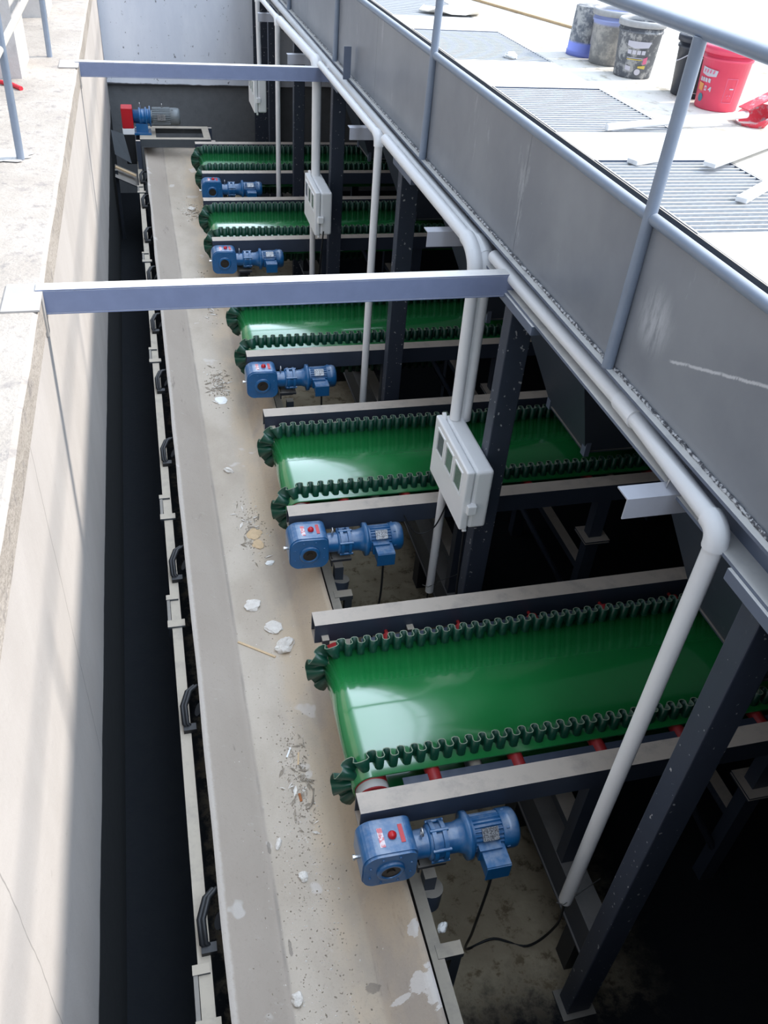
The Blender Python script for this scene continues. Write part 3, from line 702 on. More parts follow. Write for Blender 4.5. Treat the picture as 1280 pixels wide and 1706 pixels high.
def make_gm():
    t = thing('gear_motor', 'blue geared motor on the nearest green belt, in the foreground', 'motor', (0.745, 1.955, 1.318), 0, 'blue drive motors of the green belts')
    m = MB(); pts = []
    # gearbox outline in x,z : rounded on the left and bottom, flat top
    def arc(cx, cz, r, a0, a1, k=7):
        return [(cx + r * math.cos(math.radians(a0 + (a1 - a0) * q / k)), cz + r * math.sin(math.radians(a0 + (a1 - a0) * q / k))) for q in range(k + 1)]
    out = arc(0.085, 0.085, 0.04, 0, 90) + arc(-0.055, 0.055, 0.075, 90, 180) + arc(-0.065, -0.055, 0.065, 180, 255) + arc(0.065, -0.06, 0.065, 285, 360)
    m.prism(out, -0.085, 0.085, 'y')
    gb = m.build('gearbox', M['blue'], t, 0.006)
    m = MB(); m.prism([(x * 0.95, z * 0.95) for x, z in out], -0.098, -0.085, 'y')
    m.lathe([(0.066, -0.098), (0.066, -0.108), (0.058, -0.112), (0.046, -0.112), (0.044, -0.104)], (0, 0, 0), (0, 1, 0), 28, cap=False)
    m.build('cover_plate', M['blue'], t, 0.002)
    m = MB(); m.cyl((0, -0.106, 0), (0, -0.100, 0), 0.045, 24); m.build('shaft_bore', M['bore'], t)
    m = MB(); m.cyl((0, -0.113, 0), (0, -0.100, 0), 0.02, 16); m.build('shaft_end', M['bore'], t)
    for k in range(8):
        a = 2 * PI * (k + 0.5) / 8; r = 0.103
        MB().cyl((r * math.cos(a) * 1.0, -0.104, r * math.sin(a)), (r * math.cos(a), -0.097, r * math.sin(a)), 0.006, 8).build('bolt', M['blue'], t)
    m = MB(); m.cyl((-0.145, 0, -0.01), (-0.128, 0, -0.01), 0.010, 10); m.cyl((-0.155, 0, -0.01), (-0.145, 0, -0.01), 0.015, 6); tag(m.build('vent_plug', M['chrome'], t), 'small bright plug')
    m = MB(); m.lathe([(0.02, 0.124), (0.02, 0.138), (0.012, 0.148), (0.0, 0.150)], (0.02, -0.005, 0), (0, 0, 1), 16, cap=False); m.build('filler_cap', M['redcap'], t)
    m = MB(); m.box(0.055, 0.075, -0.045, 0.045, 0.1245, 0.1282); m.build('red_label', M['redcap'], t)
    m = MB(); m.box(-0.045, -0.020, -0.055, 0.04, 0.1270, 0.1305); tag(m.build('warning_sticker', M['sticker'], t), 'faded white and pink sticker')
    # reducer
    m = MB(); ring(m, 0.115, 0.20, 0.066)
    m.lathe([(0.066, 0.195), (0.08, 0.20), (0.08, 0.212)], (0, 0, 0), (1, 0, 0), 28)
    m.build('input_housing', M['blue'], t)
    m = MB(); ring(m, 0.212, 0.232, 0.092); ring(m, 0.232, 0.262, 0.078); ring(m, 0.262, 0.282, 0.092)
    for k in range(6):
        a = 2 * PI * (k + 0.5) / 6; c, s = math.cos(a) * 0.088, math.sin(a) * 0.088
        m.cyl((0.204, c, s), (0.292, c, s), 0.009, 8)
    m.build('cycloid_stage', M['blue'], t)
    m = MB(); m.lathe([(0.07, 0.282), (0.07, 0.335), (0.082, 0.372), (0.112, 0.376), (0.112, 0.398), (0.09, 0.402)], (0, 0, 0), (1, 0, 0), 32)
    m.build('motor_flange', M['blue'], t)
    m = MB(); m.cyl((0.165, 0, 0.062), (0.165, 0, 0.085), 0.007, 8); m.tube([(0.165, 0.018 * math.sin(2 * PI * q / 12), 0.100 - 0.018 * math.cos(2 * PI * q / 12)) for q in range(13)], 0.005, 6)
    m.build('eye_bolt', M['chrome'], t)
    b = motor_body(t, M['blue'])
    m = MB()
    T = Matrix.Rotation(math.radians(38), 4, 'X')
    m.box(0.445, 0.525, -0.030, 0.030, 0.0895, 0.093, 0, T); m.build('nameplate', M['nameplate'], t)
    m = MB(); m.box(0.435, 0.545, -0.185, -0.09, -0.075, 0.012); tb = m.build('terminal_box', M['blue'], t, 0.008)
    m = MB(); m.box(0.430, 0.550, -0.195, -0.186, -0.08, 0.017); m.box(0.43, 0.55, -0.19, -0.085, 0.0125, 0.022); m.build('lid', M['blue'], tb, 0.004)
    m = MB(); m.box(0.15, 0.29, -0.06, 0.07, -0.125, -0.105).box(0.16, 0.28, 0.055, 0.07, -0.20, -0.105).box(0.155, 0.165, -0.05, 0.06, -0.17, -0.105)
    m.build('mounting_bracket', M['dark_steel'], t, 0.002)
    return t
gm = make_gm()
gl = ['blue geared motor on the second nearest green belt', 'blue geared motor on the middle green belt, just below the nearer cross beam',
      'blue geared motor on the fourth green belt, just above the nearer cross beam', 'blue geared motor on the farthest green belt']
for i in range(1, 5): dup(gm, (0.745 + CONV[i][0], CONV[i][1] - 0.107, 1.318), gl[i - 1])

# far drive of the trough conveyor
t = thing('belt_drive_motor', 'grey motor with blue reducer on the steel table at the far belt end', 'motor', (-0.20, 13.62, 1.575))
m = MB(); m.lathe([(0.05, 0), (0.09, 0.005), (0.09, 0.08), (0.12, 0.085), (0.12, 0.11), (0.10, 0.115), (0.10, 0.17), (0.125, 0.175), (0.125, 0.195), (0.1, 0.2), (0.1, 0.23), (0.14, 0.235), (0.14, 0.25), (0.09, 0.255)], (0, 0, 0), (1, 0, 0), 32)
m.box(0.03, 0.20, -0.10, 0.10, -0.225, -0.08); m.box(0.0, 0.24, -0.13, 0.13, -0.225, -0.20)
m.build('reducer', M['blue'], t)
m = MB(); m.cyl((0.11, 0, 0.11), (0.11, 0, 0.15), 0.01, 8); m.tube([(0.11, 0.018 * math.sin(2 * PI * q / 12), 0.165 - 0.018 * math.cos(2 * PI * q / 12)) for q in range(13)], 0.006, 6); m.build('eye_bolt', M['chrome'], t)
mb = motor_body(t, M['grey_motor'], 0.255, 0.125, 0.11); 
for ch in t.children:
    if ch.name.startswith('motor_body') or ch.name.startswith('fan_cover'):
        ch.scale = (1.75, 1.25, 1.25) if ch.name.startswith('fan_cover') else (1.75, 1.0, 1.0)
        ch.location = (-0.19, 0, 0)
m = MB(); m.box(0.34, 0.46, -0.145, -0.118, -0.02, 0.06); m.build('nameplate', M['nameplate'], t)
m = MB(); m.cyl((0.42, 0, 0.12), (0.42, 0, 0.145), 0.008, 8); m.tube([(0.42, 0.016 * math.sin(2 * PI * q / 12), 0.158 - 0.016 * math.cos(2 * PI * q / 12)) for q in range(13)], 0.005, 6); m.build('eye_bolt', M['chrome'], t)
t = thing('pulley_guard', 'red and white drive guard hanging beside the grey motor at the far end', 'guard', (-0.275, 13.62, 1.35))
m = MB(); m.box(-0.085, 0.075, -0.11, 0.11, 0.08, 0.36); m.build('cover', M['redcap'], t, 0.012)
m = MB(); m.box(-0.088, 0.078, -0.11, 0.11, 0.0, 0.08); m.build('lower_flange', M['box'], t, 0.003)
m = MB(); m.box(-0.075, 0.07, -0.10, 0.10, -0.42, 0.0); m.build('belt_housing', M['black'], t, 0.01)
# discharge chute on the left of the head end
t = thing('discharge_chute', 'dusty steel chute slanting down between the far belt end and the left wall', 'chute', (-0.42, 13.35, 0.6))
def quad(m, p, th=0.012):
    p = [Vector(q) for q in p]; nn = (p[1] - p[0]).cross(p[2] - p[0]).normalized() * th
    m.add([*p, *[q + nn for q in p]], [(0, 1, 2, 3), (7, 6, 5, 4), (0, 4, 5, 1), (1, 5, 6, 2), (2, 6, 7, 3), (3, 7, 4, 0)]); return m
rel(quad(MB(), [(-0.52, 13.35, 1.46), (-0.35, 13.35, 1.40), (-0.28, 13.25, 1.02), (-0.50, 13.25, 1.15)]), t).build('front_plate', M['stringer'], t)
rel(quad(MB(), [(-0.52, 13.3, 1.0), (-0.22, 13.3, 0.86), (-0.22, 12.9, 0.80), (-0.52, 12.9, 0.94)]), t).build('slide_plate', M['dark_steel'], t)
rel(MB().box(-0.52, -0.48, 13.0, 13.05, 0, 1.0), t).build('leg', M['dark_steel'], t)
o = MB().box(-0.15, 0.15, -0.035, 0.035, -0.01, 0.01).build('wooden_plank', M['wood'], loc=(-0.375, 13.08, 0.965)); o.rotation_euler = (0, math.radians(25), 0)
tag(o, 'pale wooden plank on the dark chute beside the left wall', 'plank')

# ------------------------------------------------------------------ hoppers under the deck
for i, (dx, y0, ky) in enumerate(CONV):
    yc = y0 + YW * ky
    t = thing('feed_hopper', 'dark slate steel hopper above the ' + ['nearest', 'second', 'middle', 'fourth', 'farthest'][i] + ' green belt, in the shade under the deck', 'hopper', (3.0, yc, 1.55), 0, 'feed hoppers under the deck')
    a = 1.06 if i not in (2, 3) else 1.06; b = 0.33
    tp = [(2.02, yc - a, 3.74), (4.0, yc - a, 3.74), (4.0, yc + a, 3.74), (2.02, yc + a, 3.74)]
    bt = [(2.88, yc - b, 1.56), (3.9, yc - b, 1.56), (3.9, yc + b, 1.56), (2.88, yc + b, 1.56)]
    for k in range(4):
        m = quad(MB(), [tp[k], tp[(k + 1) % 4], bt[(k + 1) % 4], bt[k]], 0.008); rel(m, t).build('wall_plate', M['slate'], t)
    m = MB(); m.box(2.87, 3.91, yc - 0.335, yc + 0.335, 1.545, 1.556); rel(m, t).build('light_stop_plate', M['slate'], t)  # plate added across the hopper bottom to keep grating light off the belt
    m = MB(); m.box(2.865, 2.905, yc - 0.34, yc + 0.34, 1.60, 1.70); m.box(2.86, 2.90, yc + 0.30, yc + 0.36, 1.53, 1.95); m.box(2.86, 2.90, yc - 0.36, yc - 0.30, 1.53, 1.95)
    rel(m, t).build('gate', M['slate_light'], t)

# ------------------------------------------------------------------ electrical: conduits, brackets, boxes
def elbow(p, d0, d1, r=0.06, k=7):
    p = Vector(p); d0 = Vector(d0).normalized(); d1 = Vector(d1).normalized(); a = p - d0 * r; b = p + d1 * r
    return [(1 - q / k) ** 2 * a + 2 * (1 - q / k) * (q / k) * p + (q / k) ** 2 * b for q in range(k + 1)]
RP = 0.036
def conduit(label, pts, r=RP, fittings=(), wire=None):
    t = thing('conduit', label, 'conduit', pts[0], 0, 'white plastic conduits')
    m = MB(); P = [Vector(p) for p in pts]; line = [P[0]]
    for a, b, c in zip(P, P[1:], P[2:]): line += elbow(b, b - a, c - b)
    line.append(P[-1]); m.tube(line, r, 14); rel(m, t).build('pipe', M['pvc'], t)
    for a, b, c in zip(P, P[1:], P[2:]):
        e = elbow(b, b - a, c - b, 0.075); m = MB(); m.tube(e, r * 1.22, 14); rel(m, t).build('elbow', M['pvc'], t)
    for f in fittings:
        m = MB(); m.cyl((f[0], f[1], f[2] - 0.05), (f[0], f[1], f[2] + 0.05), r * 1.3, 14); rel(m, t).build('coupling', M['pvc'], t)
    if wire:
        m = MB(); x, y, z = wire; m.tube([(x - 0.07, y - 0.03, z + 0.02), (x - 0.03, y - 0.04, z), (x + 0.08, y, z + 0.01), (x + 0.22, y + 0.05, z + 0.005)], 0.003, 5); rel(m, t).build('tie_wire', M['chrome'], t)
    return t
ZP = 3.212
ZQ = 3.268
conduit('white conduit running along the girder flange and dropping in the right foreground', [(1.775, 4.20, ZP), (1.79, 2.6, ZP), (1.745, 1.83, ZP), (1.745, 1.85, 0.66)], wire=(1.74, 1.85, 0.70))
conduit('left one of the two white conduits dropping into the nearest control box', [(1.655, 6.24, ZQ), (1.69, 4.36, ZP + 0.02), (1.69, 4.24, ZP - 0.06), (1.69, 4.22, 2.16)])
conduit('right one of the two white conduits dropping into the nearest control box', [(1.715, 14.6, ZQ), (1.765, 4.36, ZP), (1.765, 4.26, ZP - 0.05), (1.768, 4.25, 2.13)])
conduit('white conduit coming out below the nearest control box down to the base beam', [(1.668, 4.19, 1.73), (1.668, 4.19, 0.70)], 0.03, wire=(1.668, 4.19, 0.78))
conduit('white conduit dropping past the middle green belt without any box', [(1.625, 8.70, ZQ), (1.63, 6.33, ZQ), (1.63, 6.33, 0.60)], 0.03)
conduit('white conduit dropping into the middle control box', [(1.575, 11.0, ZQ), (1.62, 8.84, ZQ), (1.62, 8.80, 2.21)], 0.045)
conduit('white conduit coming out below the middle control box', [(1.60, 8.82, 1.81), (1.615, 8.86, 0.60)], 0.03)
conduit('white conduit dropping past the farthest green belt', [(1.555, 12.68, ZQ), (1.565, 11.12, ZQ), (1.565, 11.12, 0.60)], 0.03)
conduit('white conduit dropping into the farthest control box', [(1.53, 14.9, ZQ), (1.54, 12.80, ZQ), (1.55, 12.78, 2.38)], 0.03)
bl_ = ['in front of the nearest conduit elbow', 'beside the elbows of the double conduit', 'beside the conduit that drops past the middle belt', 'beside the conduit of the middle control box', 'farthest along the girder']
for i, y in enumerate((2.14, 4.76, 7.0, 9.75, 12.2)):
    t = thing('support_bracket', 'short angle bracket on the girder ' + bl_[i], 'bracket', (1.80, y, 3.15), 0, 'conduit brackets on the girder')
    m = MB(); x0 = -0.25 if i < 3 else -0.33
    m.box(x0, 0.03, -0.03, 0.045, 0.0, 0.006).box(x0, 0.03, -0.036, -0.03, -0.085, 0.006); m.build('angle', M['bracket'], t)
    m = MB(); m.tube([(-0.07, 0.01, 0.007), (-0.06, 0.01, 0.08), (0.0, 0.01, 0.10), (0.03, 0.01, 0.02)], 0.004, 5); m.build('tie_wire', M['chrome'], t)

def control_box(loc, label):
    t = thing('control_box', label, 'control box', loc, 0, 'white control boxes')
    MB().box(0.055, 0.17, -0.315, 0.315, -0.21, 0.21).build('body', M['box'], t, 0.02, 3)
    m = MB(); m.box(0.0, 0.052, -0.318, 0.318, -0.213, 0.213)
    d = m.build('door', M['box'], t, 0.012, 3)
    for k in range(3):
        y0 = -0.255 + k * 0.175
        m = MB(); m.box(-0.006, 0.002, y0, y0 + 0.145, 0.0, 0.012).box(-0.006, 0.002, y0, y0 + 0.145, 0.158, 0.17).box(-0.006, 0.002, y0, y0 + 0.012, 0.012, 0.158).box(-0.006, 0.002, y0 + 0.133, y0 + 0.145, 0.012, 0.158)
        wf = m.build('window_frame', M['box'], d)
        m = MB(); m.box(-0.003, -0.0015, y0 + 0.012, y0 + 0.133, 0.012, 0.158); m.build('pane', M['pane'], wf)
        m = MB(); m.box(-0.0012, -0.0005, y0 + 0.02, y0 + 0.125, 0.02, 0.15); m.build('breaker', M['breaker'] if k < 2 else M['dark_print'], wf)
    m = MB(); m.box(0.028, 0.085, -0.345, -0.30, -0.085, -0.02); m.build('latch', M['box'], t, 0.006)
    m = MB(); m.cyl((0.045, 0.27, 0.20), (0.045, 0.30, 0.235), 0.014, 10); m.cyl((0.045, -0.27, -0.20), (0.045, -0.30, -0.24), 0.014, 10); m.build('hinge_pin', M['box'], t)
    return t
cb = control_box((1.585, 3.965, 1.945), 'white plastic control box with three windows, nearest the camera')
dup(cb, (1.52, 8.565, 2.015), 'white plastic control box in the middle of the row, beyond the nearer cross beam')
dup(cb, (1.41, 12.62, 2.17), 'white plastic control box farthest from the camera, below the farther cross beam')

# cables
def cable(pts, label, r=0.0075):
    P = [Vector(p) for p in pts]; out = []
    for i in range(len(P) - 1):
        p0, p1, p2, p3 = P[max(i - 1, 0)], P[i], P[i + 1], P[min(i + 2, len(P) - 1)]
        for q in range(8):
            t_ = q / 8; out.append(0.5 * ((2 * p1) + (p2 - p0) * t_ + (2 * p0 - 5 * p1 + 4 * p2 - p3) * t_ ** 2 + (-p0 + 3 * p1 - 3 * p2 + p3) * t_ ** 3))
    out.append(P[-1]); m = MB(); m.tube(out, r, 7)
    tag(m.build('power_cable', M['black']), label, 'cable', 'motor power cables')
cable([(1.235, 1.815, 1.24), (1.25, 1.83, 1.0), (1.28, 1.9, 0.4), (1.32, 1.97, 0.03), (1.5, 2.0, 0.012), (1.68, 1.92, 0.012), (1.80, 1.9, 0.25), (1.745, 1.85, 0.64)], 'black power cable hanging from the nearest blue motor to the pit floor')
cable([(1.235, 3.99, 1.24), (1.24, 4.0, 0.9), (1.22, 4.05, 0.4), (1.28, 3.9, 0.02), (1.5, 3.8, 0.012), (1.66, 4.1, 0.02), (1.72, 4.34, 0.3), (1.73, 4.36, 0.59)], 'black power cable hanging from the second nearest blue motor')
cable([(1.215, 6.13, 1.24), (1.22, 6.15, 0.8), (1.2, 6.2, 0.3), (1.3, 6.2, 0.012), (1.6, 6.4, 0.02), (1.69, 6.59, 0.59)], 'black power cable hanging from the middle blue motor')
cable([(1.65, 3.72, 1.73), (1.66, 3.70, 1.2), (1.70, 3.72, 0.9), (1.72, 3.74, 0.2), (1.70, 3.74, 0.02)], 'black cable hanging straight down from the nearest control box')
cable([(1.42, 4.215, 1.42), (1.5, 4.16, 1.30), (1.61, 4.14, 1.34), (1.66, 4.10, 1.55), (1.66, 4.06, 1.73)], 'thin black cable looping from the second belt up to the nearest control box', 0.005)
cable([(1.58, 8.1, 1.9), (1.57, 8.2, 1.5), (1.62, 8.5, 1.1), (1.60, 8.6, 0.7)], 'black cable hanging from the middle control box')

# ------------------------------------------------------------------ things lying on the dusty belt
def rock(name, mat, x, y, sx, sy, sz, label, cat, seed, group=None):
    bm = bmesh.new(); bmesh.ops.create_icosphere(bm, subdivisions=3, radius=1)
    for v in bm.verts:
        p = v.co.copy(); k = 1 + 0.38 * noise.noise(p * 1.3 + Vector((seed * 3.1, 0, 0))) + 0.16 * noise.noise(p * 3.6 + Vector((0, seed, 0)))
        v.co = Vector((p.x * k * sx, p.y * k * sy, p.z * k * sz))
    me = bpy.data.meshes.new(name); bm.to_mesh(me); bm.free(); me.materials.append(mat)
    o = bpy.data.objects.new(name, me); COL.objects.link(o)
    o.location = (x, y, belt_z(x, y) + sz * 0.55); o.rotation_euler = (0, 0, seed)
    return tag(o, label, cat, group)
R = [(0.484, 3.84, .050, .060, .018, 'flat pale concrete lump, left one of the pair beside the nearest green belt'),
     (0.530, 3.67, .050, .075, .032, 'pale concrete lump with dark pits on the dusty belt, closest to the nearest green belt'),
     (0.375, 4.07, .050, .055, .016, 'flat concrete lump alone in the middle of the dusty belt behind the wooden stick'),
     (0.300, 2.33, .030, .016, .014, 'grey stone chip on the dusty belt left of the nearest blue motor'),
     (0.395, 2.13, .026, .022, .018, 'grey stone on the dusty belt beside the nearest blue motor'),
     (0.275, 1.57, .026, .030, .020, 'crumbled concrete lump on the dusty belt at the bottom of the photo'),
     (0.365, 5.62, .022, .040, .02, 'small pale stone at the left fold of the dusty belt'),
     (0.44, 8.9, .03, .05, .018, 'pale stone on the dusty belt just beyond the nearer cross beam'),
     (0.47, 11.7, .05, .05, .018, 'pale broken lump on the dusty belt beside the farthest blue motor')]
for i, (x, y, a, b, c, l) in enumerate(R): rock('concrete_lump', M['stone'], x, y, a, b, c, l, 'rubble', i + 1.3, 'concrete lumps on the dusty belt')
rock('paper_scrap', M['paper'], 0.545, 4.47, .030, .024, .010, 'white scrap beside the second blue motor on the dusty belt', 'scrap', 3.3)
rock('plaster_flake', M['paper'], 0.405, 6.72, .06, .05, .008, 'pale plaster flake on the dusty belt next to the middle blue motor', 'flake', 5.3)
rock('plaster_flake', M['wood'], 0.475, 4.80, .05, .06, .006, 'tan flake on the dusty belt beside the second blue motor, farther one', 'flake', 6.1)
rock('plaster_flake', M['wood'], 0.49, 4.68, .05, .04, .006, 'tan flake on the dusty belt beside the second blue motor, nearer one', 'flake', 8.1)
def stick(name, a, b, wdt, mat, label, cat):
    a = Vector((a[0], a[1], belt_z(*a) + wdt * 0.5)); b = Vector((b[0], b[1], belt_z(*b) + wdt * 0.5)); m = MB(); d = (b - a); L_ = d.length
    m.box(0, L_, -wdt, wdt, -wdt * 0.35, wdt * 0.45)
    o = m.build(name, mat, None, 0.001, loc=a); o.rotation_euler = (0, -math.asin(d.z / L_), math.atan2(d.y, d.x)); return tag(o, label, cat)
stick('wooden_stick', (0.245, 3.76), (0.462, 3.59), 0.0075, M['wood'], 'pale flat wooden stick lying across the dusty belt', 'stick')
stick('rusty_chip', (0.452, 2.60), (0.455, 2.55), 0.007, M['rust'], 'orange rusty chip on the grit left of the nearest motor', 'chip')
stick('wood_splinter', (0.49, 2.86), (0.475, 2.78), 0.005, M['wood'], 'tan splinter on the grit beside the head of the nearest green belt', 'splinter')
stick('white_stick', (0.45, 2.90), (0.42, 2.84), 0.005, M['paper'], 'short white stick on the grit beside the head of the nearest green belt', 'stick')
def twig(pts, label):
    m = MB(); m.tube([(x, y, belt_z(x, y) + 0.006) for x, y in pts], 0.004, 5); tag(m.build('dry_stem', M['grit']), label, 'stem')
twig([(0.51, 2.66), (0.53, 2.60), (0.515, 2.54), (0.49, 2.50), (0.47, 2.50)], 'curled dry stem on the dusty belt beside the head of the nearest green belt')
twig([(0.36, 7.0), (0.39, 6.93), (0.42, 6.92), (0.45, 6.96)], 'dark dry stem in the litter beside the middle belt')
# grit: nobody could count it
gm_ = MB(); rnd = random.Random(3)
def grit(cx, cy, sx, sy, n, s0, s1):
    for _ in range(n):
        x = cx + rnd.gauss(0, sx); y = cy + rnd.gauss(0, sy)
        if x < 0.05 or x > 0.72 or y < 0.4: continue
        s = rnd.uniform(s0, s1); z = belt_z(x, y); a = rnd.random() * 6.3
        c, d = math.cos(a) * s, math.sin(a) * s; k = rnd.uniform(0.25, 1)
        gm_.add([(x + c, y + d, z), (x - d * k, y + c * k, z), (x - c, y - d, z), (x + d * k, y - c * k, z), (x, y, z + s * 0.8)], [(0, 1, 4), (1, 2, 4), (2, 3, 4), (3, 0, 4)], rnd.choice((0, 0, 1)))
grit(0.46, 2.72, 0.05, 0.22, 420, .002, .008); grit(0.44, 2.3, 0.08, 0.25, 240, .002, .007); grit(0.38, 1.7, 0.12, 0.35, 420, .002, .007)
grit(0.41, 7.0, 0.05, 0.16, 260, .004, .014); grit(0.47, 4.9, 0.05, 0.18, 200, .003, .010); grit(0.42, 3.4, 0.12, 1.2, 220, .002, .006)
grit(0.46, 8.9, 0.05, 0.35, 160, .004, .014); grit(0.47, 11.6, 0.07, 0.2, 110, .004, .016)
for cx, cy, sx, sy, n_ in ((0.41, 6.98, 0.05, 0.14, 50), (0.47, 4.85, 0.045, 0.15, 40), (0.46, 2.70, 0.04, 0.17, 45), (0.46, 8.9, 0.05, 0.3, 26), (0.47, 11.6, 0.06, 0.15, 24)):
    for _ in range(n_):
        x = cx + rnd.gauss(0, sx); y = cy + rnd.gauss(0, sy); a = rnd.random() * 6.3; L_ = rnd.uniform(0.012, 0.035) * (1 + cy * 0.05); t_ = L_ * rnd.uniform(0.12, 0.3); z = belt_z(x, y) + 0.002
        c, d = math.cos(a), math.sin(a)
        gm_.add([(x + c * L_, y + d * L_, z), (x - d * t_, y + c * t_, z + 0.006), (x - c * L_, y - d * L_, z), (x + d * t_, y - c * t_, z + 0.004)], [(0, 1, 2, 3)], rnd.choice((0, 0, 0, 1)))
tag(gm_.build('grit', [M['grit'], M['stone']]), 'grit, crumbs and dry litter scattered on the dusty belt', 'grit', kind='stuff')
rock('plastic_scrap', M['paper'], 0.99, 1.72, .02, .03, .02, 'crumpled pale scrap caught on the right frame of the dusty belt', 'scrap', 2.2).location.z = 0.955

# ------------------------------------------------------------------ things on the deck
def cone_patch(parent, name, mat, poly, r0, r1, h, off=0.0015):
    """poly in (angle degrees, height); fan grid wrapped on the pail wall"""
    cx = sum(p[0] for p in poly) / len(poly); cz = sum(p[1] for p in poly) / len(poly); K = 6
    ring_ = []
    for i in range(len(poly)):
        a, b = poly[i], poly[(i + 1) % len(poly)]
        for q in range(K): ring_.append((lerp(a[0], b[0], q / K), lerp(a[1], b[1], q / K)))
    def P(a, z):
        r = lerp(r0, r1, z / h) + off; a = math.radians(a); return (r * math.cos(a), r * math.sin(a), z)
    vs = [P(cx, cz)]; fs = []; n_ = len(ring_); J = 4
    for j in range(1, J + 1):
        for a, z in ring_: vs.append(P(lerp(cx, a, j / J), lerp(cz, z, j / J)))
    for i in range(n_): fs.append((0, 1 + i, 1 + (i + 1) % n_))
    for j in range(J - 1):
        for i in range(n_): fs.append((1 + j * n_ + i, 1 + (j + 1) * n_ + i, 1 + (j + 1) * n_ + (i + 1) % n_, 1 + j * n_ + (i + 1) % n_))
    m = MB(); m.add(vs, fs); return m.build(name, mat, parent)
def rect(a0, a1, z0, z1): return [(a0, z0), (a1, z0), (a1, z1), (a0, z1)]
def pail(loc, mat, rim, label, h=0.315, r0=0.118, r1=0.138, lid=False, upside=False, bail=None):
    t = thing('pail', label, 'pail', loc, 0, 'pails on the deck')
    if upside: r0, r1 = r1, r0
    m = MB()
    pr = [(0.0, 0.002), (r0 - 0.006, 0.0), (r0, 0.006), (lerp(r0, r1, 0.8), h * 0.8), (lerp(r0, r1, 0.8) + 0.006, h * 0.8), (lerp(r0, r1, 0.84) + 0.006, h * 0.84), (lerp(r0, r1, 0.84), h * 0.84), (r1, h - 0.012)]
    if upside: pr = [(0, 0.0), (r0 + 0.004, 0.0), (r0 + 0.004, 0.03), (r0, 0.03), (r1, h - 0.005), (r1 - 0.01, h), (0, h)]
    elif lid: pr += [(r1, h), (0, h)]
    else: pr += [(r1, h), (r1 - 0.006, h), (r1 - 0.02, h * 0.6), (r0 - 0.012, 0.02), (0, 0.018)]
    m.lathe(pr, (0, 0, 0), (0, 0, 1), 36, cap=False); m.build('body', mat, t)
    if not upside:
        m = MB(); m.lathe([(r1, h - 0.03), (r1 + 0.010, h - 0.03), (r1 + 0.011, h - 0.004), (r1 + 0.004, h + 0.006)] + ([(r1 - 0.02, h + 0.008), (r1 - 0.03, h + 0.002), (0, h + 0.002)] if lid else [(r1 - 0.008, h + 0.004), (r1 - 0.008, h - 0.02)]), (0, 0, 0), (0, 0, 1), 36, cap=False)
        m.build('lid' if lid else 'rim', rim, t)
    if bail:
        a0 = math.radians(bail); m = MB(); pts = []
        for q in range(17):
            f = q / 16 * PI; rr = r1 + 0.012
            pts.append((rr * math.cos(f) * math.cos(a0) - 0.12 * math.sin(f) * math.sin(a0) * -1 * 1.0 * (1), rr * math.cos(f) * math.sin(a0) + 0.12 * math.sin(f) * math.cos(a0) * -1 - 0.0, h - 0.04 - 0.10 * math.sin(f)))
        pts = [(p[0] * 1.06, p[1] * 1.06, p[2]) for p in pts]
        m.tube(pts, 0.0035, 6); m.build('handle', M['white_print'], t)
    return t, r0, r1, h
ca = lambda x, y: math.degrees(math.atan2(-y, -x))     # direction from a spot on the deck back to the walkway
# red pail
x, y = 3.19, 4.66
t, r0, r1, h = pail((x, y, ZD), M['pail_red'], M['pail_red'], 'red lidded plastic pail with white logo beside the ladle', lid=True)
c = ca(x, y)    # screen left is towards decreasing angle
def LP(dl, z): return (c - dl, z)
cone_patch(t, 'logo_patch', M['white_print'], [LP(60, .215), LP(14, .205), LP(16, .175), LP(40, .170), LP(60, .180)], r0, r1, h)
for k in range(4): cone_patch(t, 'logo_stroke', M['pink_print'], [LP(54 - k * 9, .188), LP(50 - k * 9, .186), LP(48 - k * 9, .203), LP(52 - k * 9, .205)], r0, r1, h, 0.0025)
for k in range(4): cone_patch(t, 'white_lettering', M['white_print'], [LP(62 - k * 9, .142), LP(55 - k * 9, .139), LP(55 - k * 9, .160), LP(62 - k * 9, .163)], r0, r1, h)
cone_patch(t, 'orange_panel', M['orange_print'], [LP(66, .095), LP(47, .092), LP(46, .130), LP(65, .134)], r0, r1, h)
cone_patch(t, 'digit_zero', M['white_print'], [LP(42, .098), LP(35, .097), LP(35, .122), LP(42, .123)], r0, r1, h)
cone_patch(t, 'digit_zero_hole', M['pail_red'], [LP(40, .105), LP(37, .104), LP(37, .115), LP(40, .116)], r0, r1, h, 0.0025)
cone_patch(t, 'digit_four', M['white_print'], [LP(31, .104), LP(25, .103), LP(25, .096), LP(22, .096), LP(22, .121), LP(25, .121)], r0, r1, h)
cone_patch(t, 'round_emblem', M['teal_print'], [LP(50 + 9 * math.cos(k * PI / 6), .058 + .022 * math.sin(k * PI / 6)) for k in range(12)], r0, r1, h)
for (a, b, z0, z1) in ((-12, -13.2, .05, .175), (-38, -39.2, .05, .175), (-12, -39, .173, .176), (-12, -39, .05, .053)):
    cone_patch(t, 'panel_outline', M['pink_print'], [LP(a, z0), LP(b, z0), LP(b, z1), LP(a, z1)], r0, r1, h)
for k in range(3): cone_patch(t, 'recycling_mark', M['pink_print'], [LP(-26 + 6 * math.cos(k * 2.09), .085 + .013 * math.sin(k * 2.09)), LP(-26 + 6 * math.cos(k * 2.09 + .9), .085 + .013 * math.sin(k * 2.09 + .9)), LP(-26 + 3 * math.cos(k * 2.09 + .9), .085 + .007 * math.sin(k * 2.09 + .9)), LP(-26 + 3 * math.cos(k * 2.09), .085 + .007 * math.sin(k * 2.09))], r0, r1, h)
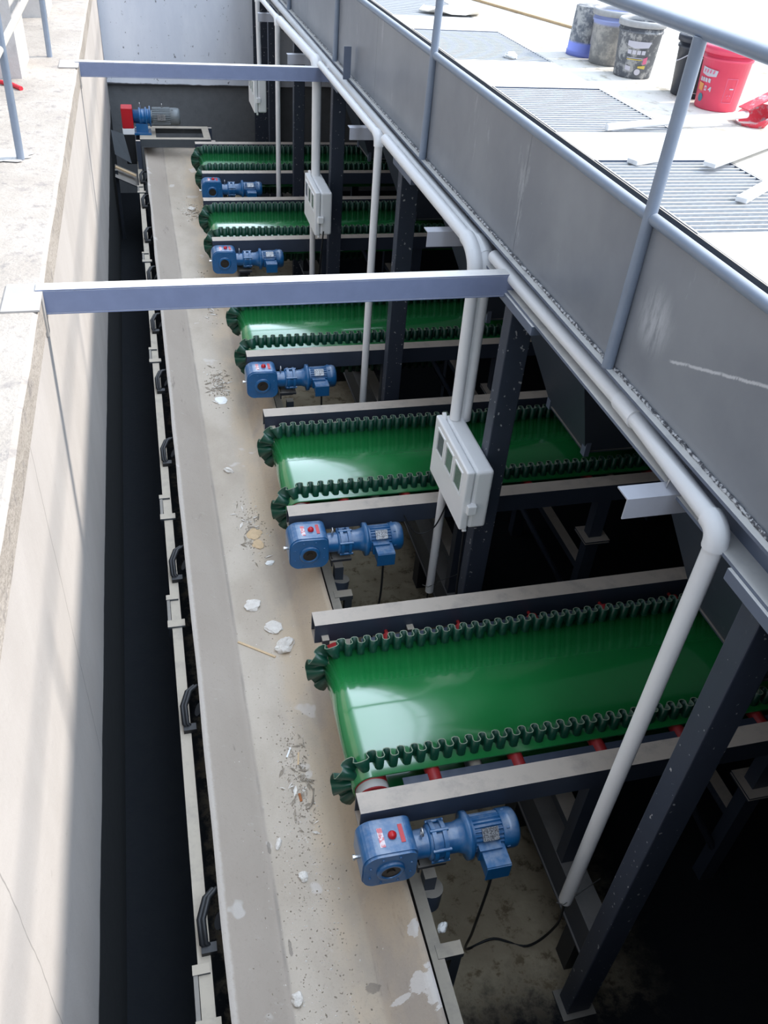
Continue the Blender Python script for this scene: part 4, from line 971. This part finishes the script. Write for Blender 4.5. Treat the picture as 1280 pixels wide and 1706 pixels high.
cone_patch(t, 'white_bar', M['white_print'], [LP(-24, .120), LP(-34, .120), LP(-34, .127), LP(-24, .127)], r0, r1, h)
# black pail behind the red one
x, y = 3.20, 4.96
t, r0, r1, h = pail((x, y, ZD), M['pail_dark'], M['pail_dark'], 'clean black plastic pail just behind the red pail', bail=-125)
c = ca(x, y)
for (a, b, z0, z1) in ((12, 13.5, .03, .22), (-30, -31.5, .03, .22), (13, -30, .217, .22), (13, -30, .03, .033)):
    cone_patch(t, 'panel_outline', M['white_print'], [LP(a, z0), LP(b, z0), LP(b, z1), LP(a, z1)], r0, r1, h)
for k in range(3): cone_patch(t, 'recycling_mark', M['white_print'], [LP(0 + 7 * math.cos(k * 2.09), .13 + .018 * math.sin(k * 2.09)), LP(0 + 7 * math.cos(k * 2.09 + .9), .13 + .018 * math.sin(k * 2.09 + .9)), LP(4 * math.cos(k * 2.09 + .9), .13 + .01 * math.sin(k * 2.09 + .9)), LP(4 * math.cos(k * 2.09), .13 + .01 * math.sin(k * 2.09))], r0, r1, h)
# cement-splashed black pail
x, y = 3.06, 5.46
t, r0, r1, h = pail((x, y, ZD), M['pail_black'], M['pail_rim'], 'open black pail splashed with cement and printed with a white label, right of two others')
c = ca(x, y)
cone_patch(t, 'logo_patch', M['white_print'], [LP(28, .212), LP(-38, .212), LP(-32, .180), LP(6, .172), LP(28, .185)], r0, r1, h)
for k in range(4): cone_patch(t, 'white_lettering', M['white_print'], [LP(24 - k * 13, .140), LP(13.5 - k * 13, .140), LP(13.5 - k * 13, .163), LP(24 - k * 13, .163)], r0, r1, h)
cone_patch(t, 'yellow_line', M['yellow_print'], [LP(24, .108), LP(-20, .108), LP(-20, .113), LP(24, .113)], r0, r1, h)
cone_patch(t, 'white_line', M['white_print'], [LP(24, .117), LP(-20, .117), LP(-20, .121), LP(24, .121)], r0, r1, h)
cone_patch(t, 'red_mark', M['pink_print'], [LP(-24, .085), LP(-36, .09), LP(-36, .13), LP(-24, .12)], r0, r1, h)
cone_patch(t, 'yellow_mark', M['yellow_print'], [LP(-12, .065), LP(-34, .06), LP(-34, .08), LP(-12, .075)], r0, r1, h)
cone_patch(t, 'white_mark', M['white_print'], [LP(24, .05), LP(8, .045), LP(8, .07), LP(24, .075)], r0, r1, h)
cone_patch(t, 'pale_emblem', M['white_print'], [LP(-14 + 9 * math.cos(k * PI / 6), .042 + .018 * math.sin(k * PI / 6)) for k in range(12)], r0, r1, h)
pail((3.05, 5.82, ZD), M['pail_blue_top'], M['pail_rim'], 'cement-covered pail with pale blue top between the other two grey pails')
t, r0, r1, h = pail((3.0, 6.08, ZD), M['pail_blue_low'], M['pail_rim'], 'upside-down splashed pail with blue bottom band, leftmost of the pails', h=0.30, r0=0.105, r1=0.118, upside=True)
c = ca(3.0, 6.08); cone_patch(t, 'pale_drip', M['white_print'], [LP(-14, .09), LP(-19, .09), LP(-22, .28), LP(-19, .28)], r0, r1, h, 0.004)
# ladle: red dipper with long white handle
t = thing('ladle', 'red cement ladle with long white handle lying in front of the red pail', 'ladle', (3.20, 4.30, ZD + 0.055))
m = MB(); m.lathe([(0.0, -0.09), (0.05, -0.08), (0.085, -0.045), (0.10, 0.0), (0.097, 0.0), (0.08, -0.042), (0.045, -0.074), (0, -0.082)], (0, 0, 0), (-0.45, -0.1, 1.0), 28, cap=False); m.build('bowl', M['ladle'], t)
m = MB(); m.cyl((-0.06, -0.02, -0.0), (-0.95, -0.16, -0.035), 0.018, 12); m.build('handle', M['pvc'], t)
m = MB(); quad(m, [(-0.09, 0.03, 0.03), (0.10, 0.05, 0.11), (0.13, -0.02, 0.115), (-0.08, -0.05, 0.03)], 0.006); m.build('lip', M['ladle'], t)
# white battens and boards
def batten(a, b, wd, th, label, mat='pvc', name='white_batten', cat='batten', z=ZD, group='white battens on the deck'):
    a = Vector((a[0], a[1], z)); b = Vector((b[0], b[1], z)); d = b - a
    m = MB(); m.box(0, d.length, -wd / 2, wd / 2, 0.0, th); o = m.build(name, M[mat], None, 0.003, loc=a); o.rotation_euler = (0, 0, math.atan2(d.y, d.x)); return tag(o, label, cat, group)
batten((2.12, 3.60), (3.30, 4.06), 0.06, 0.022, 'white batten lying over the far corner of the nearest grating, the longest of three')
batten((2.44, 3.48), (3.40, 4.10), 0.06, 0.020, 'white batten on the nearest grating, the middle of three', z=ZD + 0.023)
batten((2.36, 3.08), (3.0, 3.56), 0.05, 0.022, 'white batten on the nearest grating, closest to the camera of three')
batten((2.7, 9.3), (3.6, 6.4), 0.03, 0.02, 'thin brown strip lying on the deck far behind the pails', 'wood', 'wooden_strip', 'strip', ZD, None)
m = MB(); K = 14; vs = []
for k in range(K):
    a = 2 * PI * k / K; r = 1 + 0.35 * noise.noise(Vector((math.cos(a) * 1.6, math.sin(a) * 1.6, 2)))
    vs.append((0.27 * r * math.cos(a), 0.16 * r * math.sin(a), 0.015 + 0.03 * (k % 3 == 0)))
vs = vs + [(x_, y_, z_ + 0.008) for x_, y_, z_ in vs]
m.add(vs, [tuple(range(K - 1, -1, -1)), tuple(range(K, 2 * K))] + [(k, (k + 1) % K, K + (k + 1) % K, K + k) for k in range(K)])
o = m.build('torn_board', M['card'], loc=(2.52, 7.62, ZD + 0.0)); tag(o, 'torn cream board lying on the fourth grating', 'board')
o = rock('white_lump', M['paper'], 0.4, 5.0, .055, .045, .022, 'white lump lying on the third grating', 'lump', 4.4); o.location = (2.40, 5.92, ZD + 0.012)
